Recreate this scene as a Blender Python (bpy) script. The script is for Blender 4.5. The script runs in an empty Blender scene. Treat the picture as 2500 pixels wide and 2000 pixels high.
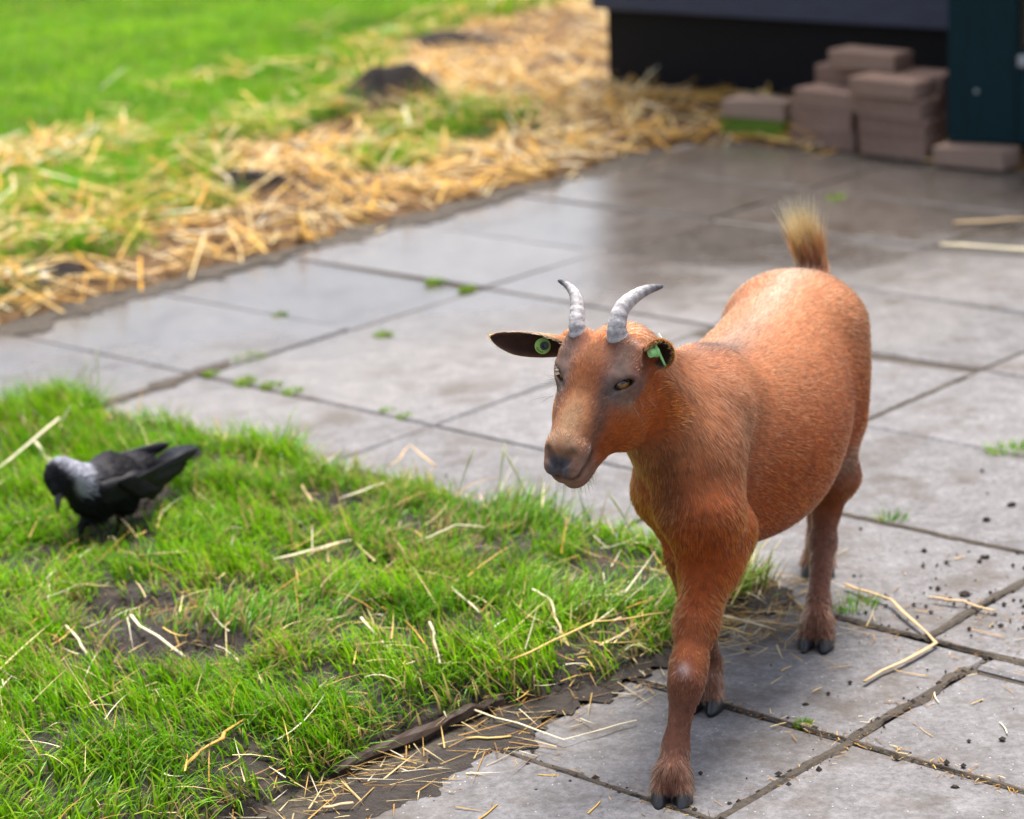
import bpy, math, random
import numpy as np
from mathutils import Matrix, Vector

# ---------------------------------------------------------------- camera, world, sun, exposure
scene = bpy.context.scene
CAM_H = 1.1917
R_ = np.array([0.99884, -0.01355, -0.04613]); U_ = np.array([0.04808, 0.28154, 0.95834]); W_ = np.array([0.0, 0.95945, -0.28186])
cam = bpy.data.cameras.new('camera'); cam_ob = bpy.data.objects.new('camera', cam); scene.collection.objects.link(cam_ob)
cam_ob.matrix_world = Matrix(((R_[0], U_[0], -W_[0], 0), (R_[1], U_[1], -W_[1], 0), (R_[2], U_[2], -W_[2], CAM_H), (0, 0, 0, 1)))
cam.sensor_width = 36.0; cam.lens = 85.0; cam.clip_start = 0.05; cam.clip_end = 1000
cam.dof.use_dof = True; cam.dof.focus_distance = 2.68; cam.dof.aperture_fstop = 4.6
scene.camera = cam_ob

SUN_EL, SUN_AZ = math.radians(72), math.radians(12)      # azimuth clockwise from +Y
world = bpy.data.worlds.new('World'); scene.world = world; world.use_nodes = True
wn = world.node_tree.nodes; wl = world.node_tree.links
bg = wn['Background']; sky = wn.new('ShaderNodeTexSky'); sky.sky_type = 'NISHITA'; sky.sun_disc = False
sky.sun_elevation = SUN_EL; sky.sun_rotation = SUN_AZ; sky.air_density = 1.0; sky.dust_density = 4.0; sky.ozone_density = 1.0
hs = wn.new('ShaderNodeHueSaturation'); hs.inputs['Saturation'].default_value = 0.66          # overcast: cloud greys the blue
wl.new(sky.outputs[0], hs.inputs['Color']); wl.new(hs.outputs[0], bg.inputs[0]); bg.inputs[1].default_value = 0.115
sun = bpy.data.lights.new('sun', 'SUN'); sun.energy = 2.6; sun.angle = math.radians(24); sun.color = (1.0, 0.96, 0.9)
sun_ob = bpy.data.objects.new('sun', sun); scene.collection.objects.link(sun_ob)
sd = Vector((math.sin(SUN_AZ) * math.cos(SUN_EL), math.cos(SUN_AZ) * math.cos(SUN_EL), math.sin(SUN_EL)))
sun_ob.rotation_euler = sd.to_track_quat('Z', 'Y').to_euler(); sun_ob.location = (0, 0, 6)
scene.view_settings.view_transform = 'Standard'; scene.view_settings.look = 'None'; scene.view_settings.gamma = 1.0
scene.view_settings.use_curve_mapping = False; scene.view_settings.exposure = 1.42
scene.render.engine = 'CYCLES'; scene.cycles.use_denoising = True
try: scene.cycles.denoiser = 'OPENIMAGEDENOISE'
except Exception: pass
scene.cycles.max_bounces = 6; scene.cycles.diffuse_bounces = 3; scene.cycles.glossy_bounces = 3; scene.cycles.transmission_bounces = 4
scene.cycles.caustics_reflective = False; scene.cycles.caustics_refractive = False
scene.cycles.sample_clamp_indirect = 4.0
scene.cycles_curves.shape = 'RIBBONS'; scene.cycles_curves.subdivisions = 2

rng = np.random.default_rng(7); random.seed(7)

# ---------------------------------------------------------------- helpers
E1 = np.array([0.6714, 0.7411]); E2 = np.array([0.7411, -0.6714])       # directions of the paving joints
def UV(u, v, z=0.0):
    return np.array([u * E2[0] - v * E1[0], u * E2[1] - v * E1[1], z])
def uvs(u, v):
    return u * E2[0] - v * E1[0], u * E2[1] - v * E1[1]
PAV_ROT = math.atan2(E2[1], E2[0])

def setp(o, label=None, cat=None, group=None, kind=None):
    if label: o['label'] = label
    if cat: o['category'] = cat
    if group: o['group'] = group
    if kind: o['kind'] = kind
    return o
def link(o, parent=None):
    scene.collection.objects.link(o)
    if parent is not None: o.parent = parent
    return o
def empty(name, loc, rz=0.0):
    o = bpy.data.objects.new(name, None); o.empty_display_size = 0.05; o.location = loc; o.rotation_euler = (0, 0, rz)
    return link(o)
def raw_mesh(name, V, polys, mat=None, attrs=None, smooth=False):
    """polys: list of (k, array n x k)"""
    me = bpy.data.meshes.new(name); V = np.asarray(V, np.float32)
    me.vertices.add(len(V)); me.vertices.foreach_set('co', V.ravel())
    li, st, tot = [], [], []; off = 0
    for a in polys:
        a = np.asarray(a, np.int32)
        if len(a) == 0: continue
        k = a.shape[1]; li.append(a.ravel()); st.append(off + k * np.arange(len(a))); tot.append(np.full(len(a), k)); off += k * len(a)
    li = np.concatenate(li); st = np.concatenate(st).astype(np.int32); tot = np.concatenate(tot).astype(np.int32)
    me.loops.add(len(li)); me.loops.foreach_set('vertex_index', li)
    me.polygons.add(len(st)); me.polygons.foreach_set('loop_start', st); me.polygons.foreach_set('loop_total', tot)
    me.polygons.foreach_set('use_smooth', np.full(len(st), bool(smooth)))
    me.update(calc_edges=True)
    for n, a in (attrs or {}).items():
        at = me.attributes.new(n, 'FLOAT_COLOR', 'POINT'); c = np.ones((len(V), 4), np.float32); c[:, :3] = a; at.data.foreach_set('color', c.ravel())
    if mat: me.materials.append(mat)
    return me
def mesh_ob(name, V, polys, mat=None, parent=None, attrs=None, smooth=False, origin=None):
    """V in world space; the object's origin is put at `origin`"""
    V = np.asarray(V, float)
    o0 = np.zeros(3) if origin is None else np.asarray(origin, float)
    o = bpy.data.objects.new(name, raw_mesh(name, V - o0, polys, mat, attrs, smooth))
    link(o, parent)
    pl = np.array(parent.location) if parent is not None else np.zeros(3)
    o.location = o0 - pl
    return o
def rotz(V, a):
    c, s = math.cos(a), math.sin(a); V = np.asarray(V, float); W = V.copy(); W[:, 0] = c * V[:, 0] - s * V[:, 1]; W[:, 1] = s * V[:, 0] + c * V[:, 1]; return W
def box(sx, sy, sz, ch=0.004, jit=0.0, seed=0):
    """chamfered block standing on z=0, centred in x,y: rings bottom, lower side, upper side, top"""
    r = np.random.default_rng(seed); V = []
    for z, i in ((0, ch), (ch, 0), (sz - ch, 0), (sz, ch)):
        for x, y in ((-1, -1), (1, -1), (1, 1), (-1, 1)):
            V.append((x * (sx / 2 - i), y * (sy / 2 - i), z))
    V = np.array(V); V += r.normal(0, 1, V.shape) * jit
    F = [[3, 2, 1, 0], [12, 13, 14, 15]]
    for k in range(3):
        for j in range(4): F.append([4 * k + j, 4 * k + (j + 1) % 4, 4 * k + 4 + (j + 1) % 4, 4 * k + 4 + j])
    return V, np.array(F)
def tube(pts, rad, n=8, flat=1.0, up=None, cap=True):
    """swept tube through pts with radii; flat scales the second axis"""
    P = np.asarray(pts, float); m = len(P); T = np.gradient(P, axis=0); T /= np.linalg.norm(T, axis=1, keepdims=True) + 1e-12
    u0 = np.array(up if up is not None else (0.0, 0.0, 1.0)); V = []
    for i in range(m):
        a = np.cross(T[i], u0)
        if np.linalg.norm(a) < 1e-4: a = np.cross(T[i], [1, 0, 0])
        a /= np.linalg.norm(a); b = np.cross(a, T[i])
        for j in range(n):
            t = 2 * math.pi * j / n; V.append(P[i] + rad[i] * (math.cos(t) * a + flat * math.sin(t) * b))
    Q = [[i * n + j, i * n + (j + 1) % n, (i + 1) * n + (j + 1) % n, (i + 1) * n + j] for i in range(m - 1) for j in range(n)]
    T3 = []
    if cap:
        V += [P[0], P[-1]]; c0, c1 = m * n, m * n + 1
        T3 = [[c0, (j + 1) % n, j] for j in range(n)] + [[c1, (m - 1) * n + j, (m - 1) * n + (j + 1) % n] for j in range(n)]
    return np.array(V), np.array(Q), np.array(T3, int).reshape(-1, 3)
def merge(parts):
    """list of (V, Q, T) -> one"""
    V, Q, T, o = [], [], [], 0
    for v, q, t in parts:
        V.append(v); Q.append(np.asarray(q).reshape(-1, 4) + o); T.append(np.asarray(t).reshape(-1, 3) + o); o += len(v)
    return np.concatenate(V), np.concatenate(Q).astype(int), np.concatenate(T).astype(int)
def sphere(c, r, nu=16, nv=10, axis=None):
    V = [(0, 0, 1)]; Q = []; T = []
    for i in range(1, nv):
        a = math.pi * i / nv
        for j in range(nu):
            b = 2 * math.pi * j / nu; V.append((math.sin(a) * math.cos(b), math.sin(a) * math.sin(b), math.cos(a)))
    V.append((0, 0, -1)); V = np.array(V); n = len(V) - 1
    for j in range(nu): T.append([0, 1 + j, 1 + (j + 1) % nu]); T.append([n, n - nu + (j + 1) % nu, n - nu + j])
    for i in range(nv - 2):
        for j in range(nu):
            a = 1 + i * nu + j; b = 1 + i * nu + (j + 1) % nu; Q.append([a, a + nu, b + nu, b])
    if axis is not None:                      # pole along axis
        z = np.asarray(axis, float); z /= np.linalg.norm(z); x = np.cross(z, [0.3, 0.2, 0.93]); x /= np.linalg.norm(x); y = np.cross(z, x)
        V = V[:, :1] * x + V[:, 1:2] * y + V[:, 2:] * z
    return V * r + np.asarray(c), np.array(Q), np.array(T)
def vnoise(x, y, seed=0):
    """smooth value noise 0..1"""
    x = np.asarray(x, float); y = np.asarray(y, float); xi = np.floor(x).astype(np.int64); yi = np.floor(y).astype(np.int64)
    def hsh(a, b):
        n = (a * 374761393 + b * 668265263 + seed * 974711) & 0x7fffffff; n = ((n ^ (n >> 13)) * 1274126177) & 0x7fffffff
        return ((n ^ (n >> 16)) & 0xffff) / 65535.0
    fx, fy = x - xi, y - yi; fx = fx * fx * (3 - 2 * fx); fy = fy * fy * (3 - 2 * fy)
    return (hsh(xi, yi) * (1 - fx) + hsh(xi + 1, yi) * fx) * (1 - fy) + (hsh(xi, yi + 1) * (1 - fx) + hsh(xi + 1, yi + 1) * fx) * fy
def fbm(x, y, seed=0, o=3):
    s = 0; a = 0.5; t = 0
    for i in range(o): s = s + a * vnoise(x * 2 ** i, y * 2 ** i, seed + 17 * i); t += a; a *= 0.5
    return s / t
def sstep(a, b, x):
    t = np.clip((np.asarray(x, float) - a) / (b - a), 0, 1); return t * t * (3 - 2 * t)

# ---------------------------------------------------------------- materials
def mat_new(name):
    m = bpy.data.materials.new(name); m.use_nodes = True; nt = m.node_tree; return m, nt.nodes, nt.links, nt.nodes['Principled BSDF']
def ramp(nodes, pts):
    r = nodes.new('ShaderNodeValToRGB'); e = r.color_ramp.elements
    while len(e) < len(pts): e.new(0.5)
    for k, (p, c) in enumerate(pts): e[k].position = p; e[k].color = (*c, 1) if len(c) == 3 else c
    return r
def pos_noise(nodes, links, scale, detail=4, rough=0.6, stretch=None, obj=False):
    n = nodes.new('ShaderNodeTexNoise'); n.inputs['Scale'].default_value = scale; n.inputs['Detail'].default_value = detail; n.inputs['Roughness'].default_value = rough
    if obj: src = nodes.new('ShaderNodeTexCoord').outputs['Object']
    else: src = nodes.new('ShaderNodeNewGeometry').outputs['Position']
    if stretch:
        mp = nodes.new('ShaderNodeMapping'); mp.inputs['Scale'].default_value = stretch; links.new(src, mp.inputs[0]); src = mp.outputs[0]
    links.new(src, n.inputs['Vector']); return n
def mixc(nodes, links, fac, a, b, mode='MIX'):
    m = nodes.new('ShaderNodeMix'); m.data_type = 'RGBA'; m.blend_type = mode
    for s, v in ((m.inputs[0], fac), (m.inputs[6], a), (m.inputs[7], b)):
        if hasattr(v, 'is_output') or isinstance(v, bpy.types.NodeSocket): links.new(v, s)
        elif isinstance(v, (int, float)): s.default_value = v
        else: s.default_value = (*v, 1)
    return m.outputs[2]
def mathn(nodes, links, op, a, b=0.5, c=None, clamp=False):
    m = nodes.new('ShaderNodeMath'); m.operation = op; m.use_clamp = clamp
    for i, v in enumerate((a, b) if c is None else (a, b, c)):
        if isinstance(v, bpy.types.NodeSocket): links.new(v, m.inputs[i])
        else: m.inputs[i].default_value = v
    return m.outputs[0]
def bump(nodes, links, bs, h, strength, dist=0.002):
    b = nodes.new('ShaderNodeBump'); b.inputs['Strength'].default_value = strength; b.inputs['Distance'].default_value = dist
    links.new(h, b.inputs['Height']); links.new(b.outputs[0], bs.inputs['Normal'])
def simple(name, col, rough=0.6, spec=0.5, var=0.25, scale=60, bmp=0.0, obj=True, coat=0.0):
    m, n, l, b = mat_new(name); nz = pos_noise(n, l, scale, obj=obj)
    c = mixc(n, l, nz.outputs[0], tuple(x * (1 - var) for x in col), tuple(min(1, x * (1 + var)) for x in col)); l.new(c, b.inputs['Base Color'])
    b.inputs['Roughness'].default_value = rough; b.inputs['Specular IOR Level'].default_value = spec; b.inputs['Coat Weight'].default_value = coat
    if bmp: bump(n, l, b, nz.outputs[0], bmp)
    return m
def attr_mat(name, attr, rough=0.6, spec=0.4, transl=0.0, noise=0.0, sheen=0.0):
    m, n, l, b = mat_new(name); a = n.new('ShaderNodeAttribute'); a.attribute_name = attr; c = a.outputs['Color']
    if noise:
        nz = pos_noise(n, l, 120); c = mixc(n, l, noise, c, mixc(n, l, 1.0, c, nz.outputs[0], 'MULTIPLY'))
    l.new(c, b.inputs['Base Color']); b.inputs['Roughness'].default_value = rough; b.inputs['Specular IOR Level'].default_value = spec
    if sheen: b.inputs['Sheen Weight'].default_value = sheen
    if transl:
        t = n.new('ShaderNodeBsdfTranslucent'); l.new(c, t.inputs['Color']); mx = n.new('ShaderNodeMixShader'); mx.inputs[0].default_value = transl
        l.new(b.outputs[0], mx.inputs[1]); l.new(t.outputs[0], mx.inputs[2]); l.new(mx.outputs[0], n['Material Output'].inputs[0])
    return m

def slab_material():
    m, n, l, b = mat_new('wet_concrete')
    big = pos_noise(n, l, 3.2, 5, 0.6); mid = pos_noise(n, l, 22, 5, 0.65); fine = pos_noise(n, l, 210, 4, 0.75)
    oi = n.new('ShaderNodeObjectInfo')
    # how wet: stains with their own outline, the paving is wettest towards the shed and the bank
    geo = n.new('ShaderNodeNewGeometry'); sp = n.new('ShaderNodeSeparateXYZ'); l.new(geo.outputs['Position'], sp.inputs[0])
    dist = mathn(n, l, 'MULTIPLY_ADD', sp.outputs['Y'], 1.15, -4.65)
    skew = mathn(n, l, 'MULTIPLY_ADD', sp.outputs['X'], -0.55, dist)
    wet = mathn(n, l, 'ADD', skew, mathn(n, l, 'MULTIPLY_ADD', big.outputs[0], 1.5, -0.75), clamp=True)
    base = ramp(n, [(0.28, (0.078, 0.073, 0.073)), (0.5, (0.158, 0.150, 0.154)), (0.72, (0.245, 0.236, 0.243))]); l.new(mid.outputs[0], base.inputs[0])
    c = mixc(n, l, 0.42, base.outputs[0], mixc(n, l, big.outputs[0], (0.07, 0.060, 0.053), (0.27, 0.262, 0.262)))
    # aggregate specks
    vor = n.new('ShaderNodeTexVoronoi'); vor.inputs['Scale'].default_value = 150; l.new(geo.outputs['Position'], vor.inputs['Vector'])
    spk = ramp(n, [(0.10, (1, 1, 1)), (0.17, (0, 0, 0))]); l.new(vor.outputs['Distance'], spk.inputs[0])
    sel = ramp(n, [(0.70, (0, 0, 0)), (0.76, (1, 1, 1))]); l.new(vor.outputs['Color'], sel.inputs[0])
    c = mixc(n, l, mathn(n, l, 'MULTIPLY', spk.outputs[0], sel.outputs[0]), c, (0.55, 0.54, 0.53))
    gr_ = pos_noise(n, l, 95, 5, 0.8); gm = ramp(n, [(0.30, (0.45, 0.45, 0.45)), (0.70, (1.5, 1.5, 1.5))]); l.new(gr_.outputs[0], gm.inputs[0]); c = mixc(n, l, 0.75, c, mixc(n, l, 1.0, c, gm.outputs[0], 'MULTIPLY'))
    pit = ramp(n, [(0.34, (1, 1, 1)), (0.42, (0, 0, 0))]); l.new(fine.outputs[0], pit.inputs[0])
    c = mixc(n, l, mathn(n, l, 'MULTIPLY', pit.outputs[0], 0.65), c, (0.06, 0.057, 0.055))
    # dirt stains
    st = pos_noise(n, l, 7.5, 6, 0.62); sr = ramp(n, [(0.52, (0, 0, 0)), (0.66, (1, 1, 1))]); l.new(st.outputs[0], sr.inputs[0])
    c = mixc(n, l, mathn(n, l, 'MULTIPLY', sr.outputs[0], 0.70), c, (0.080, 0.062, 0.047))
    tone = mathn(n, l, 'MULTIPLY_ADD', oi.outputs['Random'], 0.30, 0.85)
    c = mixc(n, l, 1.0, c, tone, 'MULTIPLY')
    c = mixc(n, l, 1.0, c, mixc(n, l, wet, (1, 1, 1), (0.62, 0.545, 0.46)), 'MULTIPLY')          # wet concrete is darker and browner
    l.new(c, b.inputs['Base Color'])
    rr = mathn(n, l, 'MULTIPLY_ADD', wet, -0.58, 0.74); l.new(mathn(n, l, 'ADD', rr, mathn(n, l, 'MULTIPLY', mid.outputs[0], 0.10)), b.inputs['Roughness'])
    l.new(mathn(n, l, 'MULTIPLY_ADD', wet, 0.65, 0.35), b.inputs['Specular IOR Level'])
    hh = mathn(n, l, 'ADD', mathn(n, l, 'ADD', mathn(n, l, 'MULTIPLY', fine.outputs[0], 0.6), mathn(n, l, 'MULTIPLY', gr_.outputs[0], 0.8)), mid.outputs[0])
    bp = n.new('ShaderNodeBump'); bp.inputs['Distance'].default_value = 0.0025; l.new(mathn(n, l, 'MULTIPLY_ADD', wet, -0.75, 0.85), bp.inputs['Strength'])
    l.new(hh, bp.inputs['Height']); l.new(bp.outputs[0], b.inputs['Normal'])
    return m
def soil_material(name, a, b_, wet=0.0):
    m, n, l, b = mat_new(name); g = pos_noise(n, l, 38, 6, 0.7); f = pos_noise(n, l, 170, 4, 0.7)
    r = ramp(n, [(0.3, a), (0.7, b_)]); l.new(g.outputs[0], r.inputs[0]); c = mixc(n, l, 0.5, r.outputs[0], mixc(n, l, 1.0, r.outputs[0], f.outputs[0], 'MULTIPLY'))
    l.new(c, b.inputs['Base Color']); b.inputs['Roughness'].default_value = 0.85 - wet
    bump(n, l, b, mathn(n, l, 'ADD', g.outputs[0], mathn(n, l, 'MULTIPLY', f.outputs[0], 0.5)), 0.9, 0.012)
    return m
def brick_material():
    m, n, l, b = mat_new('weathered_brick'); oi = n.new('ShaderNodeObjectInfo'); g = pos_noise(n, l, 14, 5, 0.65, obj=True); f = pos_noise(n, l, 95, 4, 0.7, obj=True)
    r = ramp(n, [(0.0, (0.21, 0.100, 0.066)), (0.5, (0.31, 0.170, 0.110)), (1.0, (0.41, 0.28, 0.20))]); l.new(oi.outputs['Random'], r.inputs[0])
    c = mixc(n, l, mathn(n, l, 'MULTIPLY', g.outputs[0], 0.75), r.outputs[0], (0.36, 0.27, 0.22)); c = mixc(n, l, 0.5, c, mixc(n, l, 1.0, c, f.outputs[0], 'MULTIPLY'))
    l.new(c, b.inputs['Base Color']); b.inputs['Roughness'].default_value = 0.85; bump(n, l, b, f.outputs[0], 0.6, 0.004); return m
def paint_material(name, col, rough, grain, spec=0.3):
    m, n, l, b = mat_new(name); g = pos_noise(n, l, 9, 5, 0.6, stretch=grain, obj=True); f = pos_noise(n, l, 70, 3, 0.6, obj=True)
    c = mixc(n, l, g.outputs[0], tuple(x * 0.65 for x in col), tuple(x * 1.35 for x in col)); l.new(c, b.inputs['Base Color'])
    b.inputs['Specular IOR Level'].default_value = spec; l.new(mathn(n, l, 'MULTIPLY_ADD', f.outputs[0], 0.2, rough - 0.1), b.inputs['Roughness']); bump(n, l, b, g.outputs[0], 0.35, 0.003); return m
def hair_material():
    m, n, l, b = mat_new('goat_hair'); a = n.new('ShaderNodeAttribute'); a.attribute_name = 'hcol'
    h = n.new('ShaderNodeBsdfHairPrincipled'); h.model = 'CHIANG'; h.parametrization = 'COLOR'
    l.new(a.outputs['Color'], h.inputs['Color']); h.inputs['Roughness'].default_value = 0.40; h.inputs['Radial Roughness'].default_value = 0.6; h.inputs['IOR'].default_value = 1.30
    l.new(h.outputs[0], n['Material Output'].inputs[0]); return m
def horn_material():
    m, n, l, b = mat_new('grey_horn'); a = n.new('ShaderNodeAttribute'); a.attribute_name = 'vcol'; g = pos_noise(n, l, 160, 5, 0.75, obj=True); k = pos_noise(n, l, 420, 3, 0.7, obj=True)
    r = ramp(n, [(0.34, (0.55, 0.55, 0.58)), (0.60, (1.18, 1.14, 1.12))]); l.new(g.outputs[0], r.inputs[0])
    c = mixc(n, l, 1.0, a.outputs['Color'], r.outputs[0], 'MULTIPLY'); l.new(c, b.inputs['Base Color']); b.inputs['Roughness'].default_value = 0.6
    bump(n, l, b, mathn(n, l, 'ADD', g.outputs[0], k.outputs[0]), 0.6, 0.0015); return m

M = dict(
    slab=slab_material(), joint=soil_material('joint_dirt', (0.045, 0.034, 0.024), (0.130, 0.100, 0.070)),
    soil=soil_material('dark_soil', (0.018, 0.012, 0.009), (0.060, 0.042, 0.032)), bank=soil_material('straw_soil', (0.05, 0.033, 0.02), (0.16, 0.10, 0.05)),
    lawnsoil=soil_material('lawn_soil', (0.025, 0.030, 0.012), (0.06, 0.075, 0.02)),
    grass=attr_mat('grass_blade', 'vcol', 0.42, 0.40, 0.40), straw=attr_mat('dry_straw', 'vcol', 0.55, 0.35, 0.15),
    brick=brick_material(), moss=simple('green_moss', (0.10, 0.17, 0.02), 0.9, 0.2, 0.5, 80),
    plinth=paint_material('black_tarred_board', (0.005, 0.005, 0.007), 0.6, (1, 1, 8), 0.15), clad=paint_material('slate_blue_paint', (0.042, 0.046, 0.078), 0.5, (1, 1, 8)),
    green=paint_material('dark_green_paint', (0.002, 0.019, 0.024), 0.55, (8, 8, 1), 0.15), void=simple('dark_glass', (0.004, 0.005, 0.006), 0.2), steel=simple('zinc', (0.30, 0.31, 0.32), 0.4),
    wood=paint_material('old_wood', (0.045, 0.027, 0.018), 0.7, (1, 1, 1)), kerb=simple('kerb_concrete', (0.19, 0.16, 0.14), 0.75, 0.4, 0.4, 30, 0.4, obj=False),
    skin=attr_mat('goat_skin', 'vcol', 0.75, 0.25, 0.0, 0.8), hair=hair_material(), horn=horn_material(), hoof=simple('black_hoof', (0.020, 0.019, 0.021), 0.35, 0.5, 0.5, 60),
    plume=attr_mat('plumage', 'hcol', 0.5, 0.14), crumb=simple('soil_crumb', (0.035, 0.025, 0.019), 0.9, 0.3, 0.5, 40), pebble=simple('white_pebble', (0.62, 0.60, 0.57), 0.6),
)
# ---------------------------------------------------------------- ground, paving, turf, bank
V = np.array([(-150, -150, -0.06), (150, -150, -0.06), (150, 150, -0.06), (-150, 150, -0.06)], float)
setp(mesh_ob('ground', V, [[[0, 1, 2, 3]]], M['lawnsoil']), 'green lawn ground reaching away behind the shed', None, None, 'structure')

b0, b1 = (-4.04, 0.9), (-5.235, -0.2)
bed = np.array([UV(a_, b_, -0.0035) for a_, b_ in ((b0[0], b1[0]), (b0[1], b1[0]), (b0[1], b1[1]), (b0[0], b1[1]))])
paving = setp(mesh_ob('paving', bed, [[[3, 2, 1, 0]]], M['joint']), 'grey concrete slab paving with dirty joints', None, None, 'structure')
slab_cache = {}
def slab(u0, u1, v0, v1, name='paving_slab', mat='slab', gap=0.006, dz=None):
    w, d = round(u1 - u0 - gap, 3), round(v1 - v0 - gap, 3); key = (w, d, mat, random.randrange(4))
    if key not in slab_cache:
        Vb, F = box(w, d, 0.045, 0.0035, 0.0012, len(slab_cache) + 3); slab_cache[key] = raw_mesh(name, Vb, [F], M[mat])
    o = bpy.data.objects.new(name, slab_cache[key]); link(o, paving); c = UV((u0 + u1) / 2, (v0 + v1) / 2)
    o.location = (c[0], c[1], -0.045 + (random.uniform(-0.0018, 0.0018) if dz is None else dz)); o.rotation_euler = (random.gauss(0, 0.0022), random.gauss(0, 0.0022), PAV_ROT + random.gauss(0, 0.003))
    return o
VL = [-5.238, -4.841, -4.445, -4.048, -3.652, -3.255, -2.858, -2.508]
UL = [-3.97, -3.37, -2.77, -2.17, -1.57, -0.97, -0.37, 0.23]
for i in range(len(UL) - 1):
    for j in range(len(VL) - 1): slab(UL[i], UL[i + 1], VL[j], VL[j + 1])
for j, (a, b) in enumerate(((-2.508, -2.10), (-2.10, -1.70), (-1.70, -1.30))): slab(-3.97, -3.50, a, b)
for a, b in ((-1.468, -0.62), (-0.62, 0.25)): slab(a, b, -2.505, -2.456, 'kerb_strip', 'slab', 0.006, 0.0025)
NU = [-1.80, -1.471, -1.15, -0.83, -0.51]; NV = [-2.453, -2.185, -1.923, -1.65, -1.38, -1.10]
for i in range(4):
    for j in range(5): slab(NU[i], NU[i + 1], -2.505 if (i, j) == (0, 0) else NV[j], NV[j + 1], gap=0.006)
for k in range(5):                                              # edging between paving and bank
    a = -5.2 + k * 0.85; slab(-4.025, -3.985, a, a + 0.85, 'kerb_strip', 'kerb', 0.008, 0.0005)

# near turf -------------------------------------------------------
PATCH = [(-.45, 2.93, .125, .050), (-.53, 3.11, .085, .035), (-.29, 3.50, .075, .035), (-.19, 3.655, .055, .030), (-.21, 3.215, .055, .030), (-.077, 3.14, .045, .022), (-.13, 3.33, .045, .03), (-.60, 3.53, .05, .02), (-.36, 3.13, .05, .02)]
def bare(x, y):
    b = np.zeros_like(x)
    for px, py, rx, ry in PATCH:
        w = 0.5 * fbm(x * 22, y * 22, 5); r = np.sqrt(((x - px) / rx) ** 2 + ((y - py) / ry) ** 2); b = np.maximum(b, 1 - sstep(0.65, 1.25, r + w - 0.25))
    return b
def turf_edge(u, v):
    """>0 inside the near turf, metres to its rim"""
    n = 0.05 * (fbm(u * 9, v * 9, 3) - 0.5)
    corner = 0.10                                        # rounded corner by the goat's legs
    a = -1.815 - .088 * sstep(-2.14, -1.98, v) - u + n; b = v + 2.595 + n; c = u + 3.47 + n
    q = np.where((a < corner) & (b < corner), corner - np.sqrt(np.clip(corner - a, 0, None) ** 2 + np.clip(corner - b, 0, None) ** 2), np.minimum(a, b))
    return np.minimum(q, c)
def turf_h(x, y):
    u = x * E2[0] + y * E2[1]; v = -(x * E1[0] + y * E1[1]); d = turf_edge(u, v)
    h = 0.006 + 0.020 * sstep(0.0, 0.09, d) + 0.020 * (fbm(x * 5, y * 5, 11) - 0.5) * sstep(0.02, 0.12, d) + 0.006 * (fbm(x * 30, y * 30, 2) - .5)
    h = h - 0.016 * bare(x, y) - .014 * np.exp(-((x + .63) / .09) ** 2 - ((y - 3.42) / .09) ** 2)
    return np.where(d < 0.004, -0.012, h)
us = np.arange(-3.56, -1.74, 0.0125); vs = np.arange(-2.70, -0.75, 0.0125); Ug, Vg = np.meshgrid(us, vs, indexing='ij'); X, Y = uvs(Ug, Vg); Z = turf_h(X, Y)
nu, nv = X.shape; idx = np.arange(nu * nv).reshape(nu, nv); Q = np.stack([idx[:-1, :-1], idx[:-1, 1:], idx[1:, 1:], idx[1:, :-1]], -1).reshape(-1, 4)[:, ::-1]
setp(mesh_ob('turf_soil', np.stack([X, Y, Z], -1).reshape(-1, 3), [Q], M['soil'], smooth=True), 'dark crumbly soil under the grass beside the paving', None, None, 'structure')

def blades(root, length, width, az, lean, curl, col, tipcol, seg=3, dn=None):
    """numpy grass blades -> V, quads, tris, colours"""
    n = len(root); d = np.stack([np.cos(az), np.sin(az), np.zeros(n)], 1); s = np.stack([-np.sin(az + 0.6), np.cos(az + 0.6), np.zeros(n)], 1)
    rings = []; cols = []; p = root.copy(); ang = lean.copy(); st = length / seg
    for k in range(seg):
        w = width * (1 - (k / seg) ** 1.6) * 0.5
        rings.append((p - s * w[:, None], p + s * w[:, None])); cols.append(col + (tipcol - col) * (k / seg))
        p = p + st[:, None] * (np.sin(ang)[:, None] * d + np.cos(ang)[:, None] * np.array([0, 0, 1.0])); ang = ang + curl / seg
    m = 2 * seg + 1; V = np.zeros((n, m, 3)); C = np.zeros((n, m, 3))
    for k in range(seg): V[:, 2 * k], V[:, 2 * k + 1] = rings[k]; C[:, 2 * k] = C[:, 2 * k + 1] = cols[k]
    V[:, -1] = p; C[:, -1] = tipcol; o = (np.arange(n) * m)[:, None]
    Qs = [o + np.array([[2 * k, 2 * k + 1, 2 * k + 3, 2 * k + 2]]) for k in range(seg - 1)]
    return V.reshape(-1, 3), np.concatenate(Qs), o + np.array([[m - 3, m - 2, m - 1]]), C.reshape(-1, 3)
G_BR, G_MID, G_DK, G_YEL, G_DRY = [np.array(c) for c in ((.275, .560, .006), (.160, .420, .006), (.050, .190, .006), (.440, .560, .035), (.48, .34, .13))]
def grass_cols(x, y, n, dry, seed):
    t = fbm(x * 7, y * 7, seed); r = rng.random(n)
    c = G_MID + (G_BR - G_MID) * sstep(0.35, 0.7, t + 0.35 * (r - 0.5))[:, None]
    c = c + (G_DK - c) * ((rng.random(n) < 0.26) * 0.85)[:, None]; c = c * (.70 + .55 * fbm(x * 2.3, y * 2.3, seed + 3))[:, None]; c = c + (G_YEL - c) * ((rng.random(n) < 0.13) * rng.random(n))[:, None]
    c = c + (G_DRY - c) * (rng.random(n) < dry)[:, None]
    return c * (0.8 + 0.4 * rng.random(n))[:, None]
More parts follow.
